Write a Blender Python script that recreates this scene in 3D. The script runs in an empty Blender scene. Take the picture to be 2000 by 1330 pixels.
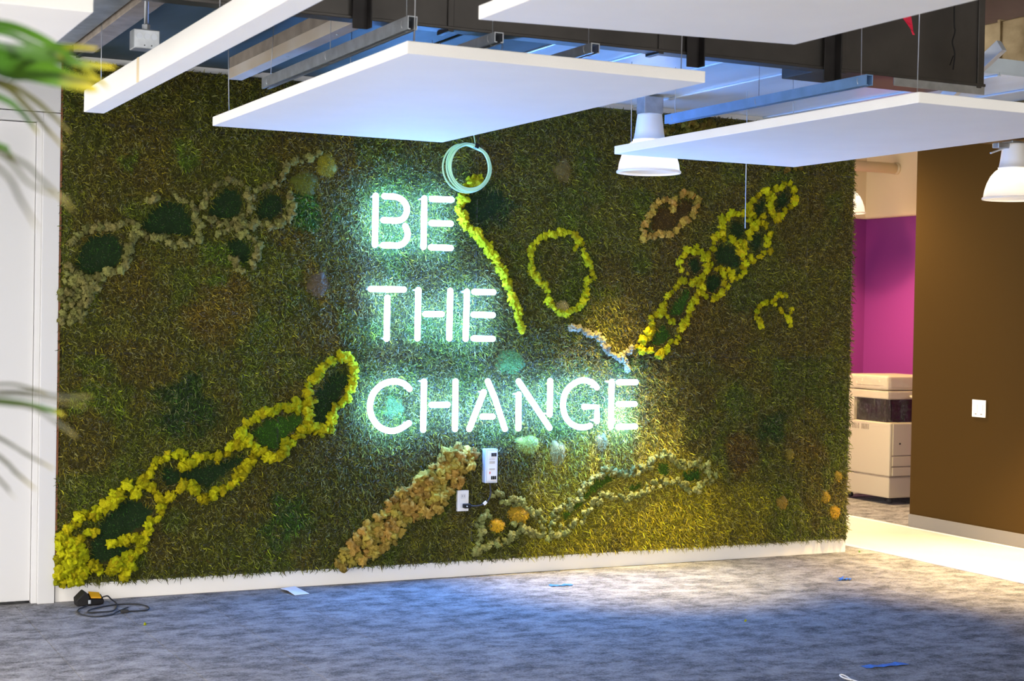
import bpy, bmesh, math, random
import numpy as np
from mathutils import Vector, Matrix, noise as mnoise

random.seed(7)
rng = np.random.default_rng(11)
S = bpy.context.scene
COL = S.collection

# ------------------------------------------------------------------ camera
IMG_W, IMG_H = 2000.0, 1330.0
FPX, YAW, PITCH, ROLL = 3043.65, 0.461187, -0.0153017, 0.0181317
CAM = np.array([-1.609, -8.948, 1.65])
_f = np.array([math.sin(YAW) * math.cos(PITCH), math.cos(YAW) * math.cos(PITCH), math.sin(PITCH)])
_r = np.array([math.cos(YAW), -math.sin(YAW), 0.0])
_u = np.cross(_r, _f)
AX_R = math.cos(ROLL) * _r + math.sin(ROLL) * _u
AX_U = -math.sin(ROLL) * _r + math.cos(ROLL) * _u
AX_F = _f
cd = bpy.data.cameras.new('camera')
cd.sensor_width = 36.0
cd.lens = FPX / IMG_W * 36.0
cd.clip_end = 100
cd.dof.use_dof = True
cd.dof.focus_distance = 9.2
cd.dof.aperture_fstop = 5.6
cam = bpy.data.objects.new('camera', cd)
cam.matrix_world = Matrix(((AX_R[0], AX_U[0], -AX_F[0], CAM[0]), (AX_R[1], AX_U[1], -AX_F[1], CAM[1]),
                           (AX_R[2], AX_U[2], -AX_F[2], CAM[2]), (0, 0, 0, 1)))
COL.objects.link(cam)
S.camera = cam

# ------------------------------------------------------------------ exposure, world, large lights
S.view_settings.view_transform = 'Standard'
S.view_settings.look = 'None'
S.view_settings.exposure = 1.3
S.view_settings.gamma = 1.0
S.view_settings.use_curve_mapping = False
wd = bpy.data.worlds.new('world')
S.world = wd
wd.use_nodes = True
wd.node_tree.nodes['Background'].inputs[0].default_value = (1.0, 0.98, 0.96, 1)
wd.node_tree.nodes['Background'].inputs[1].default_value = 2.3

LAMP_W = 120.0            # watts of one ceiling lamp
NEON = 45.0               # neon tube radiance
# ------------------------------------------------------------------ helpers
def ray(px, py):
    return AX_F * FPX + AX_R * (px - IMG_W / 2) - AX_U * (py - IMG_H / 2)
def at_y(px, py, Y=-0.04):
    d = ray(px, py); return CAM + d * ((Y - CAM[1]) / d[1])
def at_z(px, py, Z=0.0):
    d = ray(px, py); return CAM + d * ((Z - CAM[2]) / d[2])
def at_x(px, py, X):
    d = ray(px, py); return CAM + d * ((X - CAM[0]) / d[0])
def at_d(px, py, dist):
    d = ray(px, py); return CAM + d / np.linalg.norm(d) * dist

def mesh_from(verts, faces, name, smooth=False):
    me = bpy.data.meshes.new(name)
    me.from_pydata([tuple(v) for v in verts], [], faces)
    if smooth:
        me.polygons.foreach_set('use_smooth', [True] * len(me.polygons))
    me.update()
    return me
def ob(name, me, mat=None, parent=None, loc=(0, 0, 0), rot=(0, 0, 0), scale=(1, 1, 1)):
    o = bpy.data.objects.new(name, me)
    if mat is not None and me is not None and len(me.materials) == 0:
        me.materials.append(mat)
    o.location = loc; o.rotation_euler = rot; o.scale = scale
    if parent is not None: o.parent = parent
    COL.objects.link(o)
    return o
def tag(o, label=None, cat=None, group=None, kind=None):
    if label: o['label'] = label
    if cat: o['category'] = cat
    if group: o['group'] = group
    if kind: o['kind'] = kind
    return o
def thing(name, label, cat, loc=(0, 0, 0), rotz=0.0, group=None):
    o = ob(name, None, None, None, loc, (0, 0, rotz))
    return tag(o, label, cat, group)

class MB:
    def __init__(self): self.v = []; self.f = []
    def add(self, v, f):
        n = len(self.v); self.v += [tuple(p) for p in v]; self.f += [[i + n for i in q] for q in f]; return self
    def box(self, x0, x1, y0, y1, z0, z1):
        return self.add([(x0, y0, z0), (x1, y0, z0), (x1, y1, z0), (x0, y1, z0), (x0, y0, z1), (x1, y0, z1), (x1, y1, z1), (x0, y1, z1)],
                        [(0, 3, 2, 1), (4, 5, 6, 7), (0, 1, 5, 4), (1, 2, 6, 5), (2, 3, 7, 6), (3, 0, 4, 7)])
    def prism(self, poly, z0, z1):
        n = len(poly)
        return self.add([(p[0], p[1], z0) for p in poly] + [(p[0], p[1], z1) for p in poly],
                        [list(range(n - 1, -1, -1)), list(range(n, 2 * n))] + [(i, (i + 1) % n, n + (i + 1) % n, n + i) for i in range(n)])
    def tube(self, pts, r, seg=10, caps=True, closed=False, round_end=False):
        P = [Vector(p) for p in pts]
        rs = list(r) if hasattr(r, '__len__') else [r] * len(P)
        if round_end and not closed:
            d0 = (P[0] - P[1]).normalized(); d1 = (P[-1] - P[-2]).normalized()
            a, b, ra, rb = P[0], P[-1], rs[0], rs[-1]
            P = [a + d0 * ra * math.sin(t) for t in (1.45, 1.1, .7, .35)] + P + [b + d1 * rb * math.sin(t) for t in (.35, .7, 1.1, 1.45)]
            rs = [ra * math.cos(t) for t in (1.45, 1.1, .7, .35)] + rs + [rb * math.cos(t) for t in (.35, .7, 1.1, 1.45)]
        n = len(P); V = []; prev = None
        for i in range(n):
            if closed: t = (P[(i + 1) % n] - P[i - 1])
            else: t = P[min(i + 1, n - 1)] - P[max(i - 1, 0)]
            t.normalize()
            if prev is None:
                a = Vector((0, 0, 1)) if abs(t.z) < .9 else Vector((1, 0, 0))
                prev = (a - t * a.dot(t)).normalized()
            else:
                prev = (prev - t * prev.dot(t)).normalized()
            b = t.cross(prev)
            for k in range(seg):
                th = 2 * math.pi * k / seg
                V.append(P[i] + (prev * math.cos(th) + b * math.sin(th)) * rs[i])
        F = []
        for i in range(n if closed else n - 1):
            j = (i + 1) % n
            for k in range(seg):
                F.append((i * seg + k, i * seg + (k + 1) % seg, j * seg + (k + 1) % seg, j * seg + k))
        if caps and not closed:
            F.append(list(range(seg - 1, -1, -1))); F.append([(n - 1) * seg + k for k in range(seg)])
        return self.add(V, F)
    def lathe(self, prof, seg=32, cx=0, cy=0):
        V = []; F = []
        for (r, z) in prof:
            for k in range(seg):
                th = 2 * math.pi * k / seg; V.append((cx + r * math.cos(th), cy + r * math.sin(th), z))
        for i in range(len(prof) - 1):
            for k in range(seg):
                F.append((i * seg + k, i * seg + (k + 1) % seg, (i + 1) * seg + (k + 1) % seg, (i + 1) * seg + k))
        return self.add(V, F)
    def mesh(self, name, smooth=False, bevel=0.0, seg=2):
        me = mesh_from(self.v, self.f, name, smooth)
        if bevel > 0:
            bm = bmesh.new(); bm.from_mesh(me)
            bmesh.ops.bevel(bm, geom=[e for e in bm.edges if e.is_manifold and e.calc_face_angle(0) > 0.5], offset=bevel, segments=seg, affect='EDGES', profile=.6)
            bm.to_mesh(me); bm.free()
        return me
    def build(self, name, mat, parent=None, smooth=False, bevel=0.0, seg=2, loc=(0, 0, 0), rot=(0, 0, 0)):
        return ob(name, self.mesh(name, smooth, bevel, seg), mat, parent, loc, rot)

def smooth_path(pts, n=6, closed=False):
    P = [np.array(p, float) for p in pts]; out = []
    m = len(P)
    for i in range(m if closed else m - 1):
        p0 = P[(i - 1) % m] if closed else P[max(i - 1, 0)]
        p1 = P[i]; p2 = P[(i + 1) % m] if closed else P[i + 1]
        p3 = P[(i + 2) % m] if closed else P[min(i + 2, m - 1)]
        for k in range(n):
            t = k / n
            out.append(0.5 * (2 * p1 + (p2 - p0) * t + (2 * p0 - 5 * p1 + 4 * p2 - p3) * t * t + (3 * p1 - p0 - 3 * p2 + p3) * t ** 3))
    if not closed: out.append(P[-1])
    return out

# ------------------------------------------------------------------ materials
def pmat(name, col, rough=.6, metal=0.0, var=0.0, vscale=8.0, bump=0.0, bscale=60.0, rand=0.0, spec=0.5, coord='Object', stretch=(1, 1, 1), col2=None, trans=0.0, bdist=.01):
    m = bpy.data.materials.new(name); m.use_nodes = True
    nt = m.node_tree; N = nt.nodes; L = nt.links
    b = N['Principled BSDF']
    b.inputs['Roughness'].default_value = rough; b.inputs['Metallic'].default_value = metal
    b.inputs['Specular IOR Level'].default_value = spec
    if trans: b.inputs['Transmission Weight'].default_value = trans
    c = N.new('ShaderNodeRGB'); c.outputs[0].default_value = (*col, 1); out = c.outputs[0]
    tc = None
    def coords():
        nonlocal tc
        if tc is None:
            t = N.new('ShaderNodeTexCoord') if coord != 'World' else N.new('ShaderNodeNewGeometry')
            mp = N.new('ShaderNodeMapping'); mp.inputs['Scale'].default_value = stretch
            L.new(t.outputs['Position' if coord == 'World' else coord], mp.inputs[0]); tc = mp.outputs[0]
        return tc
    if var > 0:
        n = N.new('ShaderNodeTexNoise'); n.inputs['Scale'].default_value = vscale; n.inputs['Detail'].default_value = 5
        L.new(coords(), n.inputs['Vector'])
        mr = N.new('ShaderNodeMapRange'); mr.inputs[1].default_value = .3; mr.inputs[2].default_value = .7
        L.new(n.outputs[0], mr.inputs[0])
        mx = N.new('ShaderNodeMix'); mx.data_type = 'RGBA'
        c2 = col2 if col2 else tuple(max(0, v * (1 - var)) for v in col)
        mx.inputs[7].default_value = (*c2, 1); L.new(out, mx.inputs[6]); L.new(mr.outputs[0], mx.inputs[0]); out = mx.outputs[2]
    if rand > 0:
        oi = N.new('ShaderNodeObjectInfo'); hs = N.new('ShaderNodeHueSaturation')
        m1 = N.new('ShaderNodeMapRange'); m1.inputs[3].default_value = 1 - rand; m1.inputs[4].default_value = 1 + rand * .5
        m2 = N.new('ShaderNodeMapRange'); m2.inputs[3].default_value = .5 - rand * .06; m2.inputs[4].default_value = .5 + rand * .04
        wn = N.new('ShaderNodeTexWhiteNoise'); wn.noise_dimensions = '1D'
        L.new(oi.outputs['Random'], m1.inputs[0]); L.new(oi.outputs['Random'], wn.inputs['W']); L.new(wn.outputs[0], m2.inputs[0])
        L.new(m1.outputs[0], hs.inputs['Value']); L.new(m2.outputs[0], hs.inputs['Hue']); L.new(out, hs.inputs['Color']); out = hs.outputs[0]
    L.new(out, b.inputs['Base Color'])
    if bump > 0:
        n2 = N.new('ShaderNodeTexNoise'); n2.inputs['Scale'].default_value = bscale; n2.inputs['Detail'].default_value = 4
        L.new(coords(), n2.inputs['Vector'])
        bp = N.new('ShaderNodeBump'); bp.inputs['Strength'].default_value = bump; bp.inputs['Distance'].default_value = bdist
        L.new(n2.outputs[0], bp.inputs['Height']); L.new(bp.outputs[0], b.inputs['Normal'])
    return m
def emat(name, col, strength):
    m = bpy.data.materials.new(name); m.use_nodes = True
    nt = m.node_tree; nt.nodes.remove(nt.nodes['Principled BSDF'])
    e = nt.nodes.new('ShaderNodeEmission'); e.inputs[0].default_value = (*col, 1); e.inputs[1].default_value = strength
    nt.links.new(e.outputs[0], nt.nodes['Material Output'].inputs[0])
    return m

M = {}
M['white_paint'] = pmat('white_paint', (.80, .79, .77), .5, bump=.05, bscale=90)
M['white_trim'] = pmat('white_trim', (.68, .67, .66), .4)
M['white_base'] = pmat('white_base', (.92, .88, .82), .4)
M['panel'] = pmat('panel_white', (.94, .91, .85), .75, bump=.08, bscale=160, var=.03, vscale=4)
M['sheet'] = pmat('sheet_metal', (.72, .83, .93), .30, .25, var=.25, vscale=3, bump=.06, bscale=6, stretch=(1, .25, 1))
M['sheet_shaded'] = pmat('shaded_sheet_metal', (.085, .105, .105), .6, .1, var=.6, vscale=3, spec=.15, col2=(.03, .04, .026), bump=.08, bscale=6, stretch=(1, .3, 1))  # darker ceiling sheet: shade and moss reflection put into the colour
M['channel_blue_lit'] = pmat('blue_lit_channel', (.26, .46, .78), .35, .4, var=.2, vscale=10)  # blue light falling on the channel is put into its base colour
M['galv'] = pmat('galvanised', (.60, .63, .66), .38, .8, var=.3, vscale=14, bump=.05, bscale=20)
M['duct'] = pmat('dark_duct', (.10, .09, .08), .38, .6, var=.35, vscale=3.5, bump=.05, bscale=7)
M['iron'] = pmat('dark_iron', (.035, .030, .028), .5, .5, var=.4, vscale=12)
M['tanbeam'] = pmat('tan_beam', (.60, .57, .53), .6, .1, var=.6, vscale=2.2, col2=(.44, .33, .20), stretch=(1, .6, 1))
M['brown_beam'] = pmat('brown_beam', (.30, .25, .20), .7, var=.4, vscale=9)
M['brass_duct'] = pmat('brass_duct', (.42, .31, .16), .4, .5, var=.6, vscale=4, col2=(.16, .10, .03), bump=.2, bscale=15)
M['wire'] = pmat('steel_wire', (.55, .56, .58), .4, .7)
M['purple'] = pmat('purple_paint', (.20, .020, .19), .6, bump=.05, bscale=90)
M['beige'] = pmat('beige_paint', (.80, .64, .40), .6, bump=.05, bscale=90)
M['brownwall'] = pmat('brown_wall', (.055, .030, .0075), .9, spec=.04, bump=.06, bscale=140, var=.1, vscale=200, coord='World')
M['greybase'] = pmat('grey_base', (.17, .15, .125), .6)
M['copier'] = pmat('copier_cream', (.44, .39, .29), .45)
M['black'] = pmat('black_plastic', (.012, .011, .011), .55, spec=.2)
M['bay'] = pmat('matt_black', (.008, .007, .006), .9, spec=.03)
M['softblack'] = pmat('black_rubber', (.02, .019, .019), .6)
M['yellowp'] = pmat('yellow_plastic', (.75, .36, .01), .45)
M['white_plastic'] = pmat('white_plastic', (.82, .81, .78), .4)
M['bluetape'] = pmat('blue_tape', (.05, .22, .72), .6, var=.35, vscale=60)
M['paper'] = pmat('paper', (.85, .86, .90), .7)
M['mint'] = pmat('mint_cable', (.50, .92, .66), .45)
M['whitefloor'] = pmat('white_floor', (.84, .82, .72), .35, var=.06, vscale=3)
M['redribbon'] = pmat('red_ribbon', (.70, .01, .05), .5)
M['wood_edge'] = pmat('wood_edge', (.30, .10, .03), .6)
M['alu'] = pmat('aluminium', (.66, .70, .76), .4, .4)
M['neon'] = emat('neon_white', (.12, .35, 1.0), NEON)
M['bulb'] = emat('lamp_bulb', (1.0, .86, .62), 7.0)
# thin clear wrap
fm = bpy.data.materials.new('clear_wrap'); fm.use_nodes = True
nt = fm.node_tree; tr = nt.nodes.new('ShaderNodeBsdfTransparent'); gl = nt.nodes.new('ShaderNodeBsdfGlossy'); gl.inputs['Roughness'].default_value = .18
gl.inputs[0].default_value = (.9, .88, .82, 1)
ms = nt.nodes.new('ShaderNodeMixShader'); ms.inputs[0].default_value = .07
nn = nt.nodes.new('ShaderNodeTexNoise'); nn.inputs['Scale'].default_value = 14; nn.inputs['Detail'].default_value = 3
bp = nt.nodes.new('ShaderNodeBump'); bp.inputs['Strength'].default_value = .9; bp.inputs['Distance'].default_value = .03
nt.links.new(nn.outputs[0], bp.inputs['Height']); nt.links.new(bp.outputs[0], gl.inputs['Normal'])
nt.links.new(tr.outputs[0], ms.inputs[1]); nt.links.new(gl.outputs[0], ms.inputs[2]); nt.links.new(ms.outputs[0], nt.nodes['Material Output'].inputs[0])
M['wrap'] = fm
# ribbed prismatic lamp glass
gm = bpy.data.materials.new('prismatic_glass'); gm.use_nodes = True
nt = gm.node_tree; N = nt.nodes; L = nt.links
b = N['Principled BSDF']; b.inputs['Base Color'].default_value = (.86, .85, .83, 1); b.inputs['Roughness'].default_value = .25
tl = N.new('ShaderNodeBsdfTranslucent'); tl.inputs[0].default_value = (.95, .93, .9, 1)
ms = N.new('ShaderNodeMixShader'); ms.inputs[0].default_value = .6
L.new(b.outputs[0], ms.inputs[1]); L.new(tl.outputs[0], ms.inputs[2]); L.new(ms.outputs[0], N['Material Output'].inputs[0])
M['prism'] = gm
# carpet: blue-grey loop pile with long broken streaks
cm = bpy.data.materials.new('carpet'); cm.use_nodes = True
nt = cm.node_tree; N = nt.nodes; L = nt.links
b = N['Principled BSDF']; b.inputs['Roughness'].default_value = .95; b.inputs['Specular IOR Level'].default_value = .15
g = N.new('ShaderNodeNewGeometry')
def cn(scale, st, det=6, rough=.6):
    mp = N.new('ShaderNodeMapping'); mp.inputs['Scale'].default_value = st; L.new(g.outputs['Position'], mp.inputs[0])
    n = N.new('ShaderNodeTexNoise'); n.inputs['Scale'].default_value = scale; n.inputs['Detail'].default_value = det; n.inputs['Roughness'].default_value = rough
    L.new(mp.outputs[0], n.inputs['Vector']); return n.outputs[0]
big = cn(5.5, (1, 1.45, 1), 10, .8); fine = cn(85, (1, 1.1, 1), 4, .75)
ad = N.new('ShaderNodeMath'); ad.operation = 'MULTIPLY_ADD'; L.new(fine, ad.inputs[0]); ad.inputs[1].default_value = .45; L.new(big, ad.inputs[2])
cr = N.new('ShaderNodeValToRGB'); L.new(ad.outputs[0], cr.inputs[0])
e = cr.color_ramp.elements
e[0].position = .56; e[0].color = (.068, .066, .068, 1); e[1].position = .86; e[1].color = (.37, .365, .37, 1)
k = e.new(.66); k.color = (.15, .146, .15, 1); k = e.new(.74); k.color = (.255, .25, .255, 1)
oi = N.new('ShaderNodeObjectInfo'); mr = N.new('ShaderNodeMapRange'); mr.inputs[3].default_value = .94; mr.inputs[4].default_value = 1.05
L.new(oi.outputs['Random'], mr.inputs[0])
hs = N.new('ShaderNodeHueSaturation'); L.new(mr.outputs[0], hs.inputs['Value']); L.new(cr.outputs[0], hs.inputs['Color']); L.new(hs.outputs[0], b.inputs['Base Color'])
bp = N.new('ShaderNodeBump'); bp.inputs['Strength'].default_value = .5; bp.inputs['Distance'].default_value = .006
L.new(fine, bp.inputs['Height']); L.new(bp.outputs[0], b.inputs['Normal'])
M['carpet'] = cm
# moss strands: colour carried by the strands themselves
mm = bpy.data.materials.new('moss'); mm.use_nodes = True
nt = mm.node_tree; N = nt.nodes; L = nt.links; b = N['Principled BSDF']
b.inputs['Roughness'].default_value = .6; b.inputs['Specular IOR Level'].default_value = .08
b.inputs['Sheen Weight'].default_value = .30; b.inputs['Sheen Roughness'].default_value = .5
a = N.new('ShaderNodeAttribute'); a.attribute_name = 'pigment'; L.new(a.outputs['Color'], b.inputs['Base Color'])
M['moss'] = mm
def clump_mat(name, col, col2):
    return pmat(name, col, .85, var=.6, vscale=5, col2=col2, bump=.6, bscale=14, rand=.42, spec=.1, bdist=.04)
M['c_yellow'] = clump_mat('lichen_yellow', (.72, .72, .012), (.46, .41, .006))
M['c_tan'] = clump_mat('lichen_tan', (.68, .49, .10), (.46, .30, .035))
M['c_pale'] = clump_mat('lichen_pale_green', (.44, .46, .16), (.24, .27, .06))
M['c_grey'] = clump_mat('lichen_grey_green', (.38, .37, .12), (.20, .19, .04))
M['c_olive'] = clump_mat('lichen_olive', (.26, .21, .03), (.16, .12, .02))
M['c_cream'] = clump_mat('lichen_cream', (.46, .44, .28), (.33, .30, .16))

# ------------------------------------------------------------------ structure: floor
FZ = -0.006
fl = MB().box(-4.5, 9.4, -16, 5.5, -.12, FZ).build('floor', M['carpet']); tag(fl, kind='structure', label='blue-grey streaked carpet floor of the room')
tw = 0.5
tm = MB().box(0.001, tw - .001, 0.001, tw - .001, -0.0055, 0.0).mesh('carpet_tile', bevel=.0015, seg=1)
for i in range(-5, 12):
    for j in range(1, 12):
        x0 = 5.78 - (i + 6) * tw; y0 = -j * tw
        c = np.array([x0 + tw / 2, y0 + tw / 2, 0]) - CAM
        q = c @ AX_F
        px, py = IMG_W / 2 + FPX * (c @ AX_R) / q, IMG_H / 2 - FPX * (c @ AX_U) / q
        if -260 < px < 2260 and py < 1460:
            ob('carpet_tile', tm, M['carpet'], fl, (x0, y0, 0))
st = MB().box(5.785, 6.95, -6, 5.4, -.006, .002).build('trim_1', M['whitefloor']); tag(st, 'bright white smooth floor strip along the brown wall', kind='structure')
for x in (5.79, 6.90):
    MB().box(x, x + .022, -6, 5.4, .0, .0055).build('edge_strip', M['white_trim'], st, bevel=.002)

# walls
WT = 0.16
wb = MB().box(-0.0, 5.535, 0.012, WT, 0, 3.07).build('wall_back', M['white_paint']); tag(wb, kind='structure', label='white partition wall behind the moss')
bb = MB().box(0.0, 5.545, -0.004, 0.012, 0, .10).build('baseboard_back', M['white_base'], bevel=.002); tag(bb, kind='structure', label='low white baseboard under the moss wall')
wl = MB().box(-4.4, -0.11, .06, .2, 2.74, 3.07).build('wall_left', M['white_paint']); tag(wl, kind='structure')
hd = MB().box(-4.4, -0.008, -.028, .06, 2.74, 3.07).build('trim_2', M['white_trim'], bevel=.002); tag(hd, kind='structure', label='white header board above the tall door')
cs = MB().box(-.10, -.008, -.030, .06, 0, 2.735).build('trim_3', M['white_trim'], bevel=.003); tag(cs, kind='structure', label='white door casing beside the moss wall')
MB().box(-4.4, -.10, -.030, .06, 2.685, 2.735).build('head_casing', M['white_trim'], cs, bevel=.003)
MB().box(-.13, -.10, .0, .06, 0, 2.685).build('stop_bead', M['white_trim'], cs, bevel=.003)
dr = MB().box(-2.3, -.132, .025, .07, .015, 2.68).build('door_1', M['white_trim'], bevel=.002); tag(dr, kind='structure', label='tall flat white door at the left edge')
MB().box(-2.25, -2.20, -.03, .025, 1.0, 1.03).build('door_handle', M['galv'], dr, bevel=.004)
MB().box(-4.4, -.0, .10, .2, 0, 2.74).build('back_board', M['white_paint'], wl)
we = MB().box(-.008, .004, -.02, .012, .1, 3.03).build('trim_4', M['wood_edge']); tag(we, kind='structure', label='thin reddish wooden edge strip along the moss')
# brown wall on the right with grey base
wr = MB().box(6.95, 7.10, -6.5, .945, 0, 3.30).build('wall_right', M['brownwall']); tag(wr, kind='structure', label='dark brown wall at the right')
br = MB().box(6.938, 6.95, -6.5, .945, 0, .105).build('baseboard_right', M['greybase'], bevel=.003); tag(br, kind='structure', label='grey vinyl baseboard under the brown wall')
# alcove behind
pw = MB().box(8.62, 8.75, -1, 3.62, 0, 2.70).build('wall_alcove_side', M['purple']); tag(pw, kind='structure', label='purple painted wall behind the copier')
pb = MB().box(5.6, 8.75, 3.62, 3.75, 0, 2.70).build('wall_alcove_back', M['purple']); tag(pb, kind='structure', label='purple painted back wall')
sf = MB().box(8.56, 8.80, -1, 3.70, 2.70, 3.9).build('wall_soffit_side', M['beige'], bevel=.04, seg=4); tag(sf, kind='structure', label='beige upper wall band above the purple')
sb = MB().box(5.6, 8.75, 3.56, 3.80, 2.70, 3.9).build('wall_soffit_back', M['beige'], bevel=.04, seg=4); tag(sb, kind='structure', label='beige upper band at the alcove back')
# low sheet-metal ceiling over the wall zone, higher slab beyond it
ce = MB().box(-4.5, 5.62, -2.25, .20, 3.082, 3.16).build('ceiling', M['sheet']); tag(ce, kind='structure', label='galvanised sheet-metal ceiling by the moss wall')
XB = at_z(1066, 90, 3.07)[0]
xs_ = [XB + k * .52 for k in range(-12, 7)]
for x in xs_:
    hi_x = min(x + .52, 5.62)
    MB().box(x + .002, hi_x - .002, -2.25, .20, 3.07, 3.0815).build('ceiling_sheet', M['sheet'] if x > XB - .1 else M['sheet_shaded'], ce)
    MB().box(x - .012, x + .012, -2.25, .01, 3.058, 3.0695).build('seam_rib', M['sheet'] if x > XB - .1 else M['sheet_shaded'], ce, bevel=.003, seg=1)
ch = MB().box(-4.5, 9.4, -16, 5.5, 3.95, 4.1).build('ceiling_slab', M['iron']); tag(ch, kind='structure', label='dark structural slab above the ducts')
wfl = MB().box(-4.62, -4.5, -16, .2, 2.35, 4.0).build('shade_header_left', M['white_paint']); tag(wfl, kind='structure', label='unseen white header added on the left to shade the upper moss')  # out of view, put in to keep light off the upper moss
# unseen wall added to block ambient light from the right
w2 = MB().box(6.95, 7.10, -16, -6.5, 0, 4.0).build('block_wall_right', M['brownwall']); tag(w2, kind='structure')

# ------------------------------------------------------------------ moss wall
def _hash(ix, iy, s):
    h = (ix * 374761393 + iy * 668265263 + s * 1442695041) & 0xffffffff
    h = ((h ^ (h >> 13)) * 1274126177) & 0xffffffff
    return ((h ^ (h >> 16)) & 0xffff) / 65535.0
def vn(x, y, sc, s):
    x = np.asarray(x) * sc + 100; y = np.asarray(y) * sc + 100
    ix = np.floor(x).astype(np.int64); iy = np.floor(y).astype(np.int64); fx = x - ix; fy = y - iy
    fx = fx * fx * (3 - 2 * fx); fy = fy * fy * (3 - 2 * fy)
    return (_hash(ix, iy, s) * (1 - fx) + _hash(ix + 1, iy, s) * fx) * (1 - fy) + (_hash(ix, iy + 1, s) * (1 - fx) + _hash(ix + 1, iy + 1, s) * fx) * fy
def fbm(x, y, sc, s, o=3):
    t = 0; a = 1; n = 0
    for i in range(o): t = t + a * vn(x, y, sc * 2 ** i, s + i); n += a; a *= .5
    return t / n
def crop(ox, oy, sc, pts): return [(ox + x / sc, oy + y / sc) for x, y in pts]
CA = lambda *p: crop(100, 660, 2.7145, p)
CB = lambda *p: crop(1200, 330, 3.325, p)
CC = lambda *p: crop(850, 250, 3.244, p)
CD = lambda *p: crop(640, 840, 2.381, p)
CE = lambda *p: crop(100, 280, 3.325, p)
CG = lambda *p: crop(1400, 560, 2.557, p)
def wallxz(pts, Y=-.03):
    return np.array([[at_y(x, y, Y)[0], at_y(x, y, Y)[2]] for x, y in pts])
DKG = (.016, .055, .012); MIDG = (.05, .16, .012); BRTG = (.11, .24, .015); BRN = (.11, .066, .016); BRN2 = (.16, .10, .02)
POOLS = [(p, c) for c, ps in (
    (DKG, [CA((200,1100),(250,990),(330,900),(400,850),(520,870),(540,930),(480,1010),(400,1040),(430,1140),(330,1190),(210,1200)),
           CA((580,700),(620,660),(680,710),(720,690),(880,660),(1040,600),(1010,660),(900,740),(830,800),(760,770),(710,750),(610,800)),
           CA((1470,200),(1560,160),(1580,230),(1500,370),(1440,470),(1390,470),(1390,380),(1400,290)),
           CB((580,760),(620,680),(690,680),(700,740),(640,810)), CB((470,630),(480,580),(540,570),(565,640),(520,690)),
           CB((650,560),(670,490),(740,480),(820,570),(810,650),(760,630),(700,620),(660,600)),
           CB((740,390),(760,330),(840,340),(850,420),(820,450),(760,430)), CB((880,480),(900,420),(960,410),(950,500),(910,550)),
           CB((910,280),(920,220),(980,190),(975,270),(930,310)), CB((1050,260),(1060,180),(1110,120),(1140,200),(1110,250)),
           CE((150,780),(200,650),(290,580),(420,590),(470,660),(470,760),(380,820),(280,860),(200,840)),
           CE((570,530),(640,440),(720,380),(860,380),(910,480),(910,600),(800,590),(640,590)),
           CE((1010,460),(1050,370),(1130,290),(1210,290),(1250,380),(1220,470),(1120,490)),
           CE((1330,420),(1400,310),(1480,330),(1520,420),(1440,490),(1350,490)),
           CE((1130,640),(1220,600),(1290,650),(1300,750),(1240,800),(1180,720)),
           CC((180,470),(300,400),(440,390),(440,470),(360,560),(270,610),(210,570))]),
    (MIDG, [CA((1060,500),(1150,430),(1330,390),(1340,450),(1270,510),(1190,600),(1110,570)),
            CB((255,1130),(260,1060),(310,990),(370,1060),(350,1110),(290,1150)), CB((360,960),(370,890),(440,790),(500,770),(490,840),(440,950)),
            CD((1650,190),(1740,180),(1740,230),(1660,240))]),
    (BRTG, [CD((1220,270),(1240,220),(1320,200),(1340,230),(1240,290),(1180,350),(1110,420),(1080,400)), CD((1380,270),(1450,240),(1460,270),(1400,290)),
            CD((1540,150),(1590,150),(1590,210),(1540,210))]),
    (BRN, [CB((230,390),(260,270),(320,230),(380,270),(440,180),(510,200),(510,270),(420,340),(380,390),(300,400))])) for p in ps]
POOLS = [(wallxz(p), c) for p, c in POOLS]
# soft drifts of other moss pigments, lower-right yellows also carrying the lamp's wash: centre px, radius px, colour, strength
DABS = [(365, 795, 55, DKG, .85), (580, 1020, 50, (.03, .10, .015), .8), (607, 412, 35, (.03, .14, .02), .85), (1500, 845, 42, DKG, .85), (1440, 880, 50, BRN, .8),
        (950, 400, 55, DKG, .8), (180, 770, 40, (.10, .17, .01), .7), (250, 560, 60, BRN, .5), (300, 300, 90, BRN, .4), (430, 600, 60, BRN2, .6), (620, 555, 30, BRN2, .5),
        (1400, 620, 110, BRN, .5), (1580, 450, 90, BRN, .45), (1560, 760, 80, (.06, .10, .012), .6), (1580, 850, 60, BRN2, .4), (1350, 470, 70, BRN, .35), (1450, 560, 50, (.06, .10, .012), .6),
        (440, 500, 35, (.09, .17, .012), .6), (360, 310, 22, (.09, .2, .012), .6), (250, 300, 22, (.08, .18, .012), .5), (1120, 420, 60, (.07, .13, .015), .5), (540, 690, 45, (.13, .14, .02), .4),
        (1530, 1000, 70, (.13, .17, .012), .5), (1300, 1010, 140, (.44, .38, .018), .8), (1130, 960, 110, (.40, .38, .05), .75), (1250, 890, 110, (.42, .37, .08), .75), (1100, 1060, 90, (.34, .31, .018), .7), (1450, 1000, 80, (.30, .27, .015), .65), (600, 1050, 40, BRN2, .4),
        (1290, 780, 70, (.17, .15, .03), .5), (1180, 640, 70, (.16, .14, .03), .5), (700, 1000, 120, (.05, .075, .012), .4), (610, 870, 90, (.05, .07, .014), .4), (770, 800, 22, (.10, .2, .03), .6)]
DABS = [(at_y(x, y, -.03), r * 9.4 / FPX, np.array(c), s) for x, y, r, c, s in DABS]
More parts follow.
